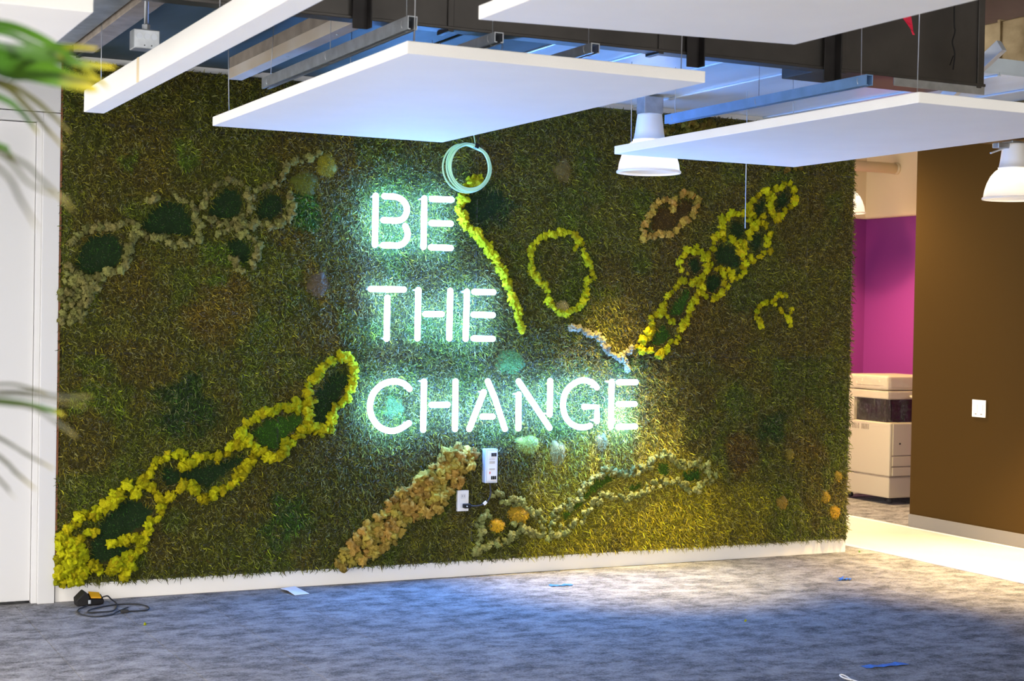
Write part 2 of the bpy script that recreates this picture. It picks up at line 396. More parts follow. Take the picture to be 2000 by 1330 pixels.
def in_poly(P, poly):
    x, y = P[:, 0], P[:, 1]; ins = np.zeros(len(P), bool); j = len(poly) - 1
    for i in range(len(poly)):
        xi, yi = poly[i]; xj, yj = poly[j]
        c = ((yi > y) != (yj > y)) & (x < (xj - xi) * (y - yi) / (yj - yi + 1e-12) + xi)
        ins ^= c; j = i
    return ins
def pigment(x, z):
    n = len(x)
    a = fbm(x, z, 2.2, 3, 4); b = fbm(x, z, 4.5, 21, 3); c = fbm(x, z, 9, 40, 3)
    col = np.empty((n, 3)); col[:] = (.090, .100, .013)
    w = np.clip((a - .42) / .2, 0, 1)[:, None]; col = col * (1 - w * .6) + np.array((.105, .075, .016)) * w * .6
    w = np.clip((b - .55) / .15, 0, 1)[:, None]; col = col * (1 - w * .6) + np.array((.075, .125, .012)) * w * .6
    w = np.clip((c - .62) / .12, 0, 1)[:, None]; col = col * (1 - w * .5) + np.array((.14, .15, .025)) * w * .5
    jx = x + (vn(x, z, 30, 5) - .5) * .06 + (vn(x, z, 11, 15) - .5) * .16; jz = z + (vn(x, z, 30, 6) - .5) * .06 + (vn(x, z, 11, 16) - .5) * .16
    for p, r, cc, s in DABS:
        d = np.hypot(jx - p[0], jz - p[2]) / r
        w = (np.clip(1.25 - d, 0, .5) * 2 * s)[:, None]
        col = col * (1 - w) + cc * w
    pool = np.zeros(n)
    P = np.stack([x, z], 1)
    for poly, cc in POOLS:
        bb0 = poly.min(0); bb1 = poly.max(0)
        idx = np.nonzero((x > bb0[0]) & (x < bb1[0]) & (z > bb0[1]) & (z < bb1[1]))[0]
        if len(idx) == 0: continue
        k = idx[in_poly(P[idx], poly)]
        col[k] = cc; pool[k] = 1
    col = col * np.array((.92, .88, .35))
    return col, pool
def relief(x, z): return .018 * fbm(x, z, 5, 77, 3) + .012 * vn(x, z, 22, 90)
def strand_mesh(name, x, z, y, col, length, width, out):
    n = len(x); th = rng.uniform(0, 2 * np.pi, n); bend = rng.normal(0, .9, n)
    down = -.35
    d1 = np.stack([np.cos(th), np.zeros(n), np.sin(th) + down], 1); d2 = np.stack([np.cos(th + bend), np.zeros(n), np.sin(th + bend) + down], 1)
    w1 = np.stack([-np.sin(th), np.zeros(n), np.cos(th)], 1); w2 = np.stack([-np.sin(th + bend), np.zeros(n), np.cos(th + bend)], 1)
    p0 = np.stack([x, y + .004, z], 1)
    p1 = p0 + d1 * (length * .45)[:, None]; p1[:, 1] -= out
    p2 = p1 + d2 * (length * .55)[:, None]; p2[:, 1] -= out * rng.uniform(-.5, .8, n)
    ww = (width * .5)[:, None]
    V = np.stack([p0 - w1 * ww, p0 + w1 * ww, p1 - w1 * ww, p1 + w1 * ww, p2 - w2 * ww * .35, p2 + w2 * ww * .35], 1).reshape(-1, 3)
    base = (np.arange(n) * 6)[:, None]
    F = np.concatenate([base + np.array([0, 1, 3, 2]), base + np.array([2, 3, 5, 4])], 1).reshape(-1)
    me = bpy.data.meshes.new(name)
    me.vertices.add(n * 6); me.vertices.foreach_set('co', V.astype(np.float32).ravel())
    me.loops.add(n * 8); me.loops.foreach_set('vertex_index', F.astype(np.int32))
    me.polygons.add(n * 2); me.polygons.foreach_set('loop_start', np.arange(n * 2, dtype=np.int32) * 4)
    me.update(calc_edges=True)
    at = me.attributes.new('pigment', 'FLOAT_COLOR', 'POINT')
    c4 = np.ones((n, 6, 4), np.float32); c4[:, :, :3] = col[:, None, :]
    at.data.foreach_set('color', c4.ravel())
    me.materials.append(M['moss'])
    return me
XS = [0.0, 1.288, 2.576, 3.865, 5.154, 5.548]; ZS = [.098, 1.40, 2.697, 3.035]
mw = thing('moss_wall', 'large preserved green moss wall carrying the glowing neon words', 'moss wall', (2.77, 0, .1))
OFF = np.array([2.77, 0, .1])
DENS = 15500
for i in range(len(XS) - 1):
    for j in range(len(ZS) - 1):
        x0, x1, z0, z1 = XS[i], XS[i + 1], ZS[j], ZS[j + 1]
        nx = max(4, int((x1 - x0) / .022)); nz = max(4, int((z1 - z0) / .022))
        gx, gz = np.meshgrid(np.linspace(x0, x1, nx + 1), np.linspace(z0, z1, nz + 1))
        X, Z = gx.ravel(), gz.ravel()
        ed = np.minimum(np.minimum(X - x0, x1 - X), np.minimum(Z - z0, z1 - Z))
        col, pool = pigment(X, Z)
        Y = -.006 - relief(X, Z) * np.clip(ed / .022, 0, 1) * (1 - .35 * pool)
        V = np.stack([X, Y, Z], 1)
        F = [(r * (nx + 1) + c, r * (nx + 1) + c + 1, (r + 1) * (nx + 1) + c + 1, (r + 1) * (nx + 1) + c) for r in range(nz) for c in range(nx)]
        # sides back to the board
        n0 = len(V)
        ring = [c for c in range(nx + 1)] + [r * (nx + 1) + nx for r in range(1, nz + 1)] + [nz * (nx + 1) + c for c in range(nx - 1, -1, -1)] + [r * (nx + 1) for r in range(nz - 1, 0, -1)]
        Vb = V[ring].copy(); Vb[:, 1] = .011
        V = np.concatenate([V, Vb]); m = len(ring)
        F += [(ring[k], n0 + k, n0 + (k + 1) % m, ring[(k + 1) % m]) for k in range(m)]
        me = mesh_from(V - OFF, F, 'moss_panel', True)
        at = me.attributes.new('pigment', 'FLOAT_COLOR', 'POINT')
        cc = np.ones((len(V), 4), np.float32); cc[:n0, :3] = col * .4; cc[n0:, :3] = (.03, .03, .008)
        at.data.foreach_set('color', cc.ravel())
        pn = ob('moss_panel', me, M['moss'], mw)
        n = int(DENS * (x1 - x0) * (z1 - z0))
        x = rng.uniform(x0 + .004, x1 - .004, n); z = rng.uniform(z0 + .006, z1 - .004, n)
        col, pool = pigment(x, z)
        ln = rng.uniform(.018, .036, n) * (1 - .5 * pool); wd_ = rng.uniform(.0032, .0062, n) * (1 - .25 * pool)
        out = rng.uniform(.003, .021, n) * (1 - .55 * pool)
        br_ = np.exp(rng.normal(-.15, .6, n)) * (1 + .0 * pool)
        col = col * br_[:, None]
        hi = rng.random(n) < .07; col[hi] = col[hi] * .5 + np.array((.17, .17, .06)) * (1 - .7 * pool[hi])[:, None]
        rx = rng.random(n) < .04; col[rx] = col[rx] * .6 + np.array((.05, .02, .002)) * (1 - pool[rx])[:, None]
        y = -.006 - relief(x, z) * (1 - .35 * pool)
        sm = strand_mesh('moss_strands', x - OFF[0], z - OFF[2], y, np.clip(col, 0, .6), ln, wd_, out)
        tag(ob('moss_strands', sm, None, pn), kind='stuff')

# ---- lichen clumps
def clump_variant(seed, sub=3, nl=48):
    r = np.random.default_rng(seed)
    bm = bmesh.new(); bmesh.ops.create_icosphere(bm, subdivisions=sub, radius=1)
    me = bpy.data.meshes.new('lichen_clump'); bm.to_mesh(me); bm.free()
    co = np.empty(len(me.vertices) * 3); me.vertices.foreach_get('co', co); D = co.reshape(-1, 3); D /= np.linalg.norm(D, axis=1)[:, None]
    c = r.normal(size=(nl, 3)); c /= np.linalg.norm(c, axis=1)[:, None]; c *= r.uniform(.45, .92, nl)[:, None]; rl = r.uniform(.12, .26, nl)
    t = D @ c.T; q = rl ** 2 - ((c ** 2).sum(1)[None, :] - t * t)
    best = np.maximum(.40, np.where(q > 0, t + np.sqrt(np.maximum(q, 0)), 0).max(1))
    me.vertices.foreach_set('co', (D * best[:, None]).ravel())
    me.polygons.foreach_set('use_smooth', [True] * len(me.polygons)); me.update()
    return me
NV = 6
VARS = {}; BASE = []
def clumps_for(mat):
    if mat not in VARS:
        l = []
        for k in range(NV):
            if len(BASE) <= k: BASE.append(clump_variant(31 + k))
            me = BASE[k].copy(); me.materials.append(M[mat]); l.append(me)
        VARS[mat] = l
    return VARS[mat]
def px2m(px): return px * 9.5 / FPX
def chain(name, label, cat, mat, strokes, size=15, width=10, step=9, fills=(), group=None, name_part='lichen_clump', yb=-.03, limit=290):
    r = random.Random(hash(label) % 1 + len(label))
    pos = []
    for s in strokes:
        for a, b in zip(s[:-1], s[1:]):
            d = math.hypot(b[0] - a[0], b[1] - a[1]); n = max(1, int(d / step))
            tx, ty = (b[0] - a[0]) / max(d, .1), (b[1] - a[1]) / max(d, .1)
            for k in range(n):
                t = (k + r.uniform(-.3, .3)) / n; o = r.uniform(-.5, .5) * width
                pos.append((a[0] + (b[0] - a[0]) * t - ty * o, a[1] + (b[1] - a[1]) * t + tx * o, r.uniform(.62, 1.28)))
        pos.append((s[-1][0], s[-1][1], 1.0))
    for poly, cnt in fills:
        pl = np.array(poly); lo_, hi_ = pl.min(0), pl.max(0); got = []
        tries = 0
        while len(got) < cnt and tries < 6000:
            tries += 1
            p = np.array([[r.uniform(lo_[0], hi_[0]), r.uniform(lo_[1], hi_[1])]])
            if in_poly(p, pl)[0] and all((p[0, 0] - g[0]) ** 2 + (p[0, 1] - g[1]) ** 2 > (size * .55) ** 2 for g in got):
                got.append((p[0, 0], p[0, 1], r.uniform(.85, 1.25)))
        pos += got
    if len(pos) > limit:
        pos = [pos[int(i * len(pos) / limit)] for i in range(limit)]
    W3 = [(at_y(x, y, yb), s) for x, y, s in pos]
    zl = min(W3, key=lambda q: q[0][2])[0]
    base = np.array([sum(w[0][0] for w in W3) / len(W3), yb, zl[2]])
    t = thing(name, label, cat, tuple(base), 0, group)
    ms_ = clumps_for(mat)
    for w, s in W3:
        rad = px2m(size) * .5 * s * 1.27
        o = ob(name_part, ms_[r.randrange(NV)], None, t, tuple(w - base + np.array([0, -r.uniform(0, .018), 0])),
               (r.uniform(0, 6.28), r.uniform(0, 6.28), r.uniform(0, 6.28)), (rad * r.uniform(.9, 1.35), rad * r.uniform(.8, 1.1), rad * r.uniform(.85, 1.2)))
    return t

chain('lichen_chain', 'long chartreuse lichen chain climbing from the lower left corner toward the word CHANGE', 'lichen chain', 'c_yellow', [
    CA((60,1060),(120,980),(190,940),(260,920),(330,840),(390,790),(440,815),(490,770),(520,720),(560,660),(620,610),(680,620),(700,680)),
    CA((700,690),(740,650),(820,625),(880,640),(930,590),(990,560),(1010,490),(1060,430),(1120,400),(1190,370),(1250,375),(1310,345),(1360,330),(1365,260),(1400,210),(1450,150),(1500,110),(1560,100),(1610,140),(1600,220),(1580,290),(1530,350),(1490,410),(1470,480),(1430,510),(1390,480),(1365,470)),
    CA((1360,340),(1365,400),(1365,470),(1310,510),(1250,560),(1220,610),(1180,640),(1120,600),(1060,570),(1010,530)),
    CA((1090,590),(1060,650),(1010,720),(950,770),(880,810),(850,850),(790,830),(730,780),(690,790),(640,830),(580,890),(560,950),(520,1000),(490,1050),(480,1110),(440,1160),(380,1190),(320,1220),(260,1230),(210,1220),(160,1240)),
    CA((490,770),(540,810),(570,850)), CA((470,1090),(420,1060),(370,1060),(320,1090)), CA((60,1060),(130,1070),(190,1030),(225,1030)), CA((400,1190),(385,1270)), CA((430,1150),(430,1220))],
    size=19, width=12, step=8.2, limit=298, fills=[(CA((40,1080),(150,1080),(190,1170),(140,1290),(30,1300)), 34)])
chain('lichen_chain', 'chartreuse lichen chain of linked rings rising to the upper right of the moss', 'lichen chain', 'c_yellow', [
    CB((170,1190),(180,1110),(220,1040),(240,970),(290,920),(320,870),(340,810),(390,760),(440,720),(460,680),(430,620),(425,570),(470,540),(520,515),(560,560),(590,620),(590,680),(540,720),(500,740)),
    CB((590,620),(620,540),(640,450),(690,410),(690,340),(740,290),(800,285),(860,290),(870,240),(900,190),(940,150),(980,140),(1000,190)),
    CB((1000,240),(1010,180),(1060,120),(1100,90),(1150,120),(1170,180),(1160,230),(1110,280),(1050,320),(1010,270)), CB((890,290),(930,330),(980,300),(1010,270)),
    CB((870,240),(880,320),(900,390),(860,450),(830,500),(770,460),(720,450),(690,420)),
    CB((930,350),(990,370),(1020,410),(985,460),(1000,520),(950,570),(910,600),(880,560),(850,520),(830,500)),
    CB((770,460),(820,530),(850,610),(830,670),(770,720),(740,640),(700,650)),
    CB((590,620),(650,640),(700,650),(720,700),(720,770),(680,820),(630,860),(590,830),(560,780),(540,740),(500,740)),
    CB((540,760),(520,830),(490,900),(460,970),(430,1020),(410,1080),(400,1130),(370,1130),(330,1180),(300,1210),(240,1190),(180,1180)), CB((340,970),(390,990),(430,1010)), CB((190,1120),(230,1080),(240,1010))],
    size=15.5, width=8, step=7.6, limit=298)
chain('lichen_strand', 'pale lime lichen strand running diagonally down past the word BE', 'lichen strand', 'c_yellow', [
    CC((280,330),(220,350),(170,400),(160,460),(140,520),(180,580),(210,640),(260,680),(310,730),(350,790),(390,850),(420,900),(440,970),(470,1020),(490,1090),(520,1150),(530,1210),(545,1270))],
    size=18, width=8, step=6)
chain('lichen_ring', 'single oval lichen ring in the middle of the moss wall', 'lichen ring', 'c_yellow', [
    CC((690,680),(640,720),(610,780),(600,850),(620,920),(650,980),(700,1000),(710,1060),(730,1130),(790,1170),(850,1160),(900,1150),(940,1090),(950,1030),(970,970),(1010,950),(980,880),(950,800),(920,740),(870,670),(820,665),(760,670),(690,680)),
    CC((890,770),(900,720))], size=15, width=6, step=7)
chain('lichen_ring', 'tan lichen outline of a two-lobed leaf shape below the hanging lamp', 'lichen ring', 'c_tan', [
    CB((180,450),(180,390),(230,300),(260,220),(310,200),(370,220),(400,180),(450,150),(510,170),(550,190),(530,250),(500,310),(450,340),(400,390),(370,420),(300,420),(240,440),(190,430)), CB((375,230),(375,270))],
    size=13, width=6, step=6)
chain('lichen_arc', 'small broken chartreuse lichen arc near the right end of the moss', 'lichen arc', 'c_yellow', [
    CB((950,1020),(915,960),(920,900),(960,870),(1010,860),(1060,820),(1110,820)), CB((1050,880),(1080,930),(1120,960),(1150,910)), CB((1135,1010),(1125,970))],
    size=12, width=5, step=6)
chain('lichen_band', 'broad tan lichen band slanting up to the left of the socket', 'lichen band', 'c_tan', [],
    size=19, fills=[(CD((35,620),(60,560),(120,500),(180,440),(240,390),(300,310),(380,260),(440,210),(500,150),(530,100),(600,85),(680,95),(670,160),(630,190),(620,260),(560,310),(520,370),(430,400),(340,440),(330,520),(280,530),(220,570),(130,620),(50,645)), 200)])
chain('lichen_chain', 'pale green lichen chain winding along the lower right moss', 'lichen chain', 'c_pale', [
    CD((690,575),(720,500),(700,450),(740,380)), CD((770,300),(840,330),(910,340),(960,380),(1000,440),(1060,480),(1020,505)), CD((880,480),(820,510),(760,540),(700,570)), CD((860,430),(930,470),(1000,480)),
    CD((1060,440),(1060,380),(1110,350),(1180,300),(1220,230),(1280,190),(1340,190),(1400,200),(1470,180),(1510,140),(1560,100),(1610,120),(1640,170),(1700,140),(1760,160),(1790,200),(1760,250),(1690,280),(1640,250),(1600,230),(1550,240),(1500,260),(1460,290),(1400,310),(1350,300),(1300,290),(1250,320),(1210,370),(1170,420),(1130,460),(1080,470))],
    size=12, width=15, step=4.6, limit=298)
chain('lichen_chain', 'dull grey-green lichen chain of rings at the upper left of the moss', 'lichen chain', 'c_grey', [
    CE((220,960),(260,890),(330,860),(390,830),(450,820),(500,760),(500,690),(520,610),(550,540),(500,510),(420,550),(300,540),(220,540),(170,590),(130,640)), CE((110,780),(160,850),(200,900)),
    CE((640,380),(680,350)), CE((780,330),(830,350),(900,390),(940,460),(960,530),(960,600),(900,660),(840,660),(780,640),(720,600),(650,610),(560,580)),
    CE((940,430),(980,390),(1030,310),(1100,270),(1180,240),(1260,280),(1290,370),(1290,440),(1230,500),(1150,530),(1060,500),(1000,480)),
    CE((1300,340),(1390,260),(1470,270),(1510,210),(1540,150),(1600,110),(1680,100),(1740,60)),
    CE((1540,320),(1560,400),(1540,490),(1450,540),(1360,520),(1270,530),(1200,540),(1130,580),(1080,590)), CE((1210,580),(1290,600),(1340,660),(1330,750),(1310,800)), CE((1170,750),(1200,790),(1240,830))],
    size=13, width=10, step=6.6, limit=298, fills=[(CE((60,960),(110,830),(280,880),(320,920),(230,1060),(200,1150),(60,1170)), 46)])
chain('lichen_cluster', 'faded cream lichen cluster just above the letter G', 'lichen cluster', 'c_cream', [[(1115, 640), (1150, 650), (1175, 665), (1190, 690), (1215, 700), (1230, 680)], [(1215, 700), (1225, 722)]], size=13, width=9, step=5)
chain('lichen_cluster', 'olive lichen cluster at the top of the moss behind the blue channel', 'lichen cluster', 'c_olive', [[(1293, 255), (1310, 250), (1325, 244), (1345, 240), (1360, 250), (1375, 240), (1392, 244)], [(1345, 254), (1385, 254)]], size=17, width=9, step=8)
chain('lichen_cluster', 'olive lichen cluster peeking out under the right ceiling panel', 'lichen cluster', 'c_olive', [[(1503, 326), (1530, 331), (1560, 326)]], size=14, width=6, step=8)

# ---- cushion moss mounds
def mound(label, px, py, rx, ry, col, hgt=.035, rot=0.0):
    c = at_y(px, py, -.02); ax, az = px2m(rx), px2m(ry)
    V = []; F = []; nr, ns = 7, 26
    V.append((0, -hgt, 0))
    for i in range(1, nr + 1):
        t = i / nr
        for k in range(ns):
            th = 2 * math.pi * k / ns
            w = t * (1 + .16 * math.sin(3 * th + px) + .1 * math.sin(5 * th + py))
            V.append((ax * w * math.cos(th), -hgt * (1 - t ** 2.2) + .006 * random.uniform(-1, 1) * (1 - t), az * w * math.sin(th)))
    for k in range(ns): F.append((0, 1 + (k + 1) % ns, 1 + k))
    for i in range(nr - 1):
        for k in range(ns): F.append((1 + i * ns + k, 1 + i * ns + (k + 1) % ns, 1 + (i + 1) * ns + (k + 1) % ns, 1 + (i + 1) * ns + k))
    t = thing('moss_mound', label, 'moss mound', tuple(c), 0, 'cushion moss mounds')
    me = mesh_from(V, F, 'cushion', True)
    at = me.attributes.new('pigment', 'FLOAT_COLOR', 'POINT')
    cc = np.ones((len(V), 4), np.float32); cc[:, :3] = np.array(col) * .7; at.data.foreach_set('color', cc.ravel())
    ob('cushion', me, M['moss'], t)
    n = int(ax * az * math.pi * 42000)
    q = np.sqrt(rng.random(n)); th = rng.uniform(0, 2 * np.pi, n)
    x = ax * q * np.cos(th); z = az * q * np.sin(th); y = -hgt * (1 - q ** 2.2)
    cl = np.array(col)[None, :] * np.exp(rng.normal(0, .28, n))[:, None]
    sm = strand_mesh('moss_strands', x, z, y, np.clip(cl, 0, .9), rng.uniform(.010, .02, n), rng.uniform(.003, .005, n), rng.uniform(.002, .008, n))
    tag(ob('moss_strands', sm, None, t), kind='stuff')
mound('bright olive cushion moss mound at the top left of the word BE', 637, 323, 20, 24, (.22, .21, .012))
mound('darker olive cushion moss mound below the bright olive one', 596, 358, 26, 22, (.11, .13, .010))
mound('brown cushion moss mound between the green coil and the hanging lamp', 1098, 333, 19, 23, (.13, .10, .02))
mound('smooth green cushion moss mound between the words THE and CHANGE', 996, 706, 32, 26, (.09, .20, .04), .02)
mound('pale lime cushion moss mound under the letter N', 1030, 868, 26, 20, (.27, .33, .05))
mound('cream-green cushion moss mound under the letter G', 1088, 884, 18, 26, (.26, .26, .08))
mound('cream-green cushion moss mound under the last letter E', 1174, 862, 14, 20, (.26, .26, .09))
mound('small orange cushion moss mound below the socket', 969, 1025, 17, 13, (.62, .36, .008), .045)
mound('larger amber cushion moss mound inside the pale lichen loop', 1012, 1004, 24, 20, (.42, .26, .010), .045)
mound('amber cushion moss mound on the lower right beside the dark patch', 1526, 981, 15, 15, (.26, .17, .015))
mound('orange cushion moss mound nearest the moss wall right edge', 1629, 1000, 14, 16, (.46, .26, .008))
mound('orange cushion moss mound just above the one nearest the edge', 1611, 970, 10, 14, (.38, .24, .010))
mound('small amber cushion moss mound high on the right edge', 1635, 930, 9, 12, (.34, .22, .012))
mound('olive cushion moss mound below the dark green drift', 1541, 886, 11, 12, (.22, .17, .015))
mound('tan cushion moss mound at the bottom of the oval lichen ring', 1097, 600, 15, 14, (.40, .31, .08))
mound('brown cushion moss mound left of the pale lichen', 620, 555, 22, 24, (.12, .09, .045))
mound('mossy green mound inside the letter C', 768, 795, 24, 22, (.12, .22, .05), .02)

# ------------------------------------------------------------------ neon sign
sign = thing('neon_sign', 'glowing white neon letters reading BE THE CHANGE on the moss', 'neon sign', tuple(at_y(985, 845, -.09)))
sbase = at_y(985, 845, -.09)
NY = -.112
K1 = lambda *p: crop(690, 350, 6.4516, p)
K2 = lambda *p: crop(690, 540, 6.4516, p)
K3 = lambda *p: crop(690, 720, 6.8966, p)
K4 = lambda *p: crop(970, 720, 6.6667, p)
LET = [('B, first letter of BE', [K1((283,208),(272,826)), ('s', K1((392,214),(470,218),(545,226),(625,268),(672,350),(668,430),(625,498),(550,522),(460,519),(380,516))), ('s', K1((655,592),(682,660),(680,730),(640,800),(570,834),(470,833),(376,831)))]),
       ('E, last letter of BE', [K1((895,242),(884,852)), K1((990,249),(1238,258)), K1((985,554),(1228,560)), K1((980,858),(1228,867))]),
       ('T, first letter of THE', [K2((222,157),(636,164)), K2((430,267),(420,784))]),
       ('H of THE', [K2((820,170),(808,780)), K2((1222,180),(1208,780)), K2((908,473),(1115,475))]),
       ('E, last letter of THE', [K2((1432,190),(1416,785)), K2((1525,193),(1765,198)), K2((1515,480),(1757,486)), K2((1515,780),(1757,785))]),
       ('C, first letter of CHANGE', [('s', K3((758,272),(700,215),(620,180),(530,172),(430,195),(330,260),(258,360),(226,480),(232,590),(275,695),(355,785),(445,828),(530,838),(610,820),(690,775),(748,735)))]),
       ('H of CHANGE', [K3((953,173),(941,822)), K3((1378,172),(1370,812)), K3((1055,488),(1270,484))]),
       ('A of CHANGE', [K3((1758,317),(1562,812)), K3((1812,170),(1907,395)) + K4((105,783),), K3((1738,646),(1878,645))]),
       ('N of CHANGE', [K4((287,335),(283,776)), K4((286,164),(688,770)), K4((698,160),(691,594))]),
       ('G of CHANGE', [('s', K4((1303,245),(1255,190),(1190,160),(1120,152),(1040,175),(950,240),(890,330),(865,450),(875,560),(910,650),(970,715),(1040,752),(1110,762),(1170,757),(1216,742))), K4((1140,497),(1306,497),(1306,682))]),
       ('E, last letter of CHANGE', [K4((1497,172),(1487,755)), K4((1590,177),(1812,175)), K4((1585,462),(1798,460)), K4((1585,757),(1802,752))])]
for nm, strokes in LET:
    allp = [p for s in strokes for p in (s[1] if s[0] == 's' else s)]
    lb = at_y(sum(p[0] for p in allp) / len(allp), max(p[1] for p in allp), NY)
    le = ob('letter', None, None, sign, tuple(lb - sbase)); le['label'] = 'glowing neon letter ' + nm
    for s in strokes:
        pts = smooth_path(s[1], 5) if s[0] == 's' else s
        P = [at_y(p[0], p[1], NY) - lb for p in pts]
        tb = MB().tube(P, .0185, 12, round_end=True).build('tube', M['neon'], le, smooth=True)
    for p in (allp[0], allp[-1]):
        q = at_y(p[0], p[1], NY) - lb
        MB().tube([q + np.array([0, .016, 0]), q + np.array([0, .10, 0])], .006, 8).build('standoff', M['white_plastic'], le, smooth=True)

# power driver, socket, plug and lead below the sign
dv = thing('led_driver', 'slim silver power supply box mounted under the letter A', 'power supply', (2.668, -.03, .596))
MB().box(-.042, .042, -.055, .0, 0, .215).build('case', M['alu'], dv, bevel=.004)
MB().box(-.030, .034, -.0565, -.055, .012, .203).build('face_label', M['white_plastic'], dv)
for z in (.022, .168):
    for k in range(3): MB().box(-.004 + k * .0125, .006 + k * .0125, -.0585, -.0562, z, z + .022).build('terminal', M['black'], dv)
MB().box(-.016, -.009, -.0575, -.0563, .058, .072).build('red_mark', pmat('red_mark', (.75, .12, .08), .5), dv)
for zz in (.085, .09, .125, .13, .135, .15): MB().box(-.018, .022, -.0573, -.0563, zz, zz + .0018).build('print_line', M['greybase'], dv)
so = thing('wall_socket', 'white wall socket set into the moss beside the tan lichen', 'socket', (2.489, -.03, .42))
MB().box(-.039, .039, -.022, .0, 0, .132).build('cover_plate', M['white_plastic'], so, bevel=.004)
for z in (.036, .095):
    MB().box(-.017, .017, -.0235, -.021, z - .015, z + .015).build('outlet_face', M['white_trim'], so, bevel=.001, seg=1)
for z in (.095,):
    for dx in (-.007, .007): MB().box(dx - .0012, dx + .0012, -.0245, -.0233, z - .004, z + .006).build('slot', M['black'], so)
pc = thing('power_lead', 'black plug and grey lead running from socket to power supply', 'power lead', (2.50, -.06, .455))
MB().box(-.017, .030, -.03, .006, -.014, .014).build('plug', M['black'], pc, bevel=.007, seg=3)
MB().tube([(-.002, -.036, .0), (-.002, -.030, 0)], .004, 8).build('plug_dot', M['white_plastic'], pc)
lead = smooth_path([(.030, -.015, 0), (.07, -.02, -.002), (.115, -.02, .006), (.15, -.02, .03), (.168, -.015, .07), (.170, -.005, .11), (.168, .0, .145)], 5)
MB().tube(lead, .0055, 8).build('lead', M['softblack'], pc, smooth=True)
MB().box(-.012, .012, -.004, .004, -.009, .009).build('flag_tag', M['white_plastic'], pc, loc=(.125, -.027, .016), rot=(0, math.radians(-40), 0))

# ------------------------------------------------------------------ ceiling clouds, channels, ducts
def wire(parent, a, b, r=.0022, name='hanging_wire', mat='wire'):
    return MB().tube([a, b], r, 6).build(name, M[mat], parent, smooth=True)
def cloud(label, x0, x1, y0, y1, z, th=.045, dz=0.0, top=3.06, wires=True):
    t = thing('ceiling_panel', label, 'ceiling panel', (x0, y0, z), 0, 'suspended white ceiling panels')
    w, d = x1 - x0, y1 - y0
    bd = MB().box(0, w, 0, d, 0, th)
    bd.v = [(a, b_, c + dz * a / w) for a, b_, c in bd.v]
    bd.build('board', M['panel'], t, bevel=.004)
    if wires:
        for a, b_ in ((.06, .08), (w - .06, .08), (.06, d - .08), (w - .06, d - .08)):
            zt = (3.95 if y0 + b_ < -2.25 else top) - z
            wire(t, (a, b_, th), (a + random.uniform(-.02, .02), b_, zt))
    return t
cloud('white ceiling panel hanging in the middle above the word BE', .461, 1.692, -3.925, -1.445, 2.556)
cloud('white ceiling panel hanging at the right in front of the purple opening', 2.716, 3.935, -3.95, -1.47, 2.557)
cloud('nearest white ceiling panel cut by the top edge of the picture', .490, 1.725, -6.92, -4.44, 2.592, dz=.036)
cloud('white ceiling panel at the upper left corner behind the palm', -1.90, -.640, -4.07, -2.30, 2.56)
# white square beam
sbm = thing('suspended_beam', 'long white square-section beam hanging at the upper left', 'beam', (-.118, -1.24, 2.603))
MB().box(0, .098, -4.4, 0, 0, .105).build('body', M['panel'], sbm, bevel=.004)
MB().box(-.0012, .0, -1.16, -1.12, .0, .104).build('joint_tape', M['beige'], sbm)
for y in (-.15, -2.2): wire(sbm, (.05, y, .105), (.05, y, .46 if y > -1 else 1.34))
# C channels
def channel(label, x, y0, y1, z, mat='galv', w=.04, h=.042):
    t = thing('strut_channel', label, 'channel', (x, y0, z), 0, 'metal channels above the panels')
    tk = .004; d = y1 - y0
    m = MB().box(0, tk, 0, d, 0, h).box(w - tk, w, 0, d, 0, h).box(tk, w - tk, 0, d, h - tk, h).box(tk, tk * 3, 0, d, 0, tk).box(w - tk * 3, w - tk, 0, d, 0, tk)
    m.build('rail', M[mat], t)
    for y in (.06, d * .5, d - .08):
        wire(t, (w / 2, y, h), (w / 2 + random.uniform(-.015, .015), y, (3.06 if y0 + y > -2.25 else 3.95) - z), .002)
        MB().tube([(w / 2 + .024 * math.cos(a), y + .002 * math.sin(3 * a), h / 2 + .026 * math.sin(a)) for a in np.linspace(0, 6.28, 17)[:-1]], .0016, 5, closed=True).build('wire_loop', M['wire'], t, smooth=True)
    return t
channel('pale metal channel left above the middle ceiling panel', .69, -3.37, -1.5, 2.75, 'galv', h=.052)
channel('short grey metal channel behind the middle ceiling panel', 1.10, -3.29, -1.5, 2.75)
channel('dark metal channel end above the right half of the middle panel', 1.55, -3.28, -1.5, 2.75)
channel('long blue-lit metal channel above the right ceiling panel', 3.05, -3.20, -1.45, 2.75, 'channel_blue_lit', h=.05)
# beams fixed under the sheet ceiling
bt = thing('timber_beam', 'stained pale beam with rust streaks under the metal ceiling', 'beam', (.745, -2.62, 2.90))
MB().box(0, .075, 0, 1.90, 0, .058).build('lower_rail', M['tanbeam'], bt, bevel=.003)
MB().box(.004, .071, 0, 1.90, .0585, .118).build('upper_rail', M['brown_beam'], bt, bevel=.003)  # darker brown holds the shade on the beam's upper band
for y in (.3, 1.0, 1.86): MB().tube([(.0375, y, -.004), (.0375, y, .0)], .006, 8).build('bolt', M['galv'], bt)
b2 = thing('steel_angle', 'brown beam under the metal ceiling at the upper left', 'beam', (-.06, -2.2, 2.985))
MB().box(0, .10, 0, 1.55, 0, .012).box(0, .012, 0, 1.55, .012, .083).build('angle', M['brown_beam'], b2, bevel=.002)
MB().box(-.16, -.02, 0, 1.5, .02, .06).build('flashing', M['galv'], b2, bevel=.002)
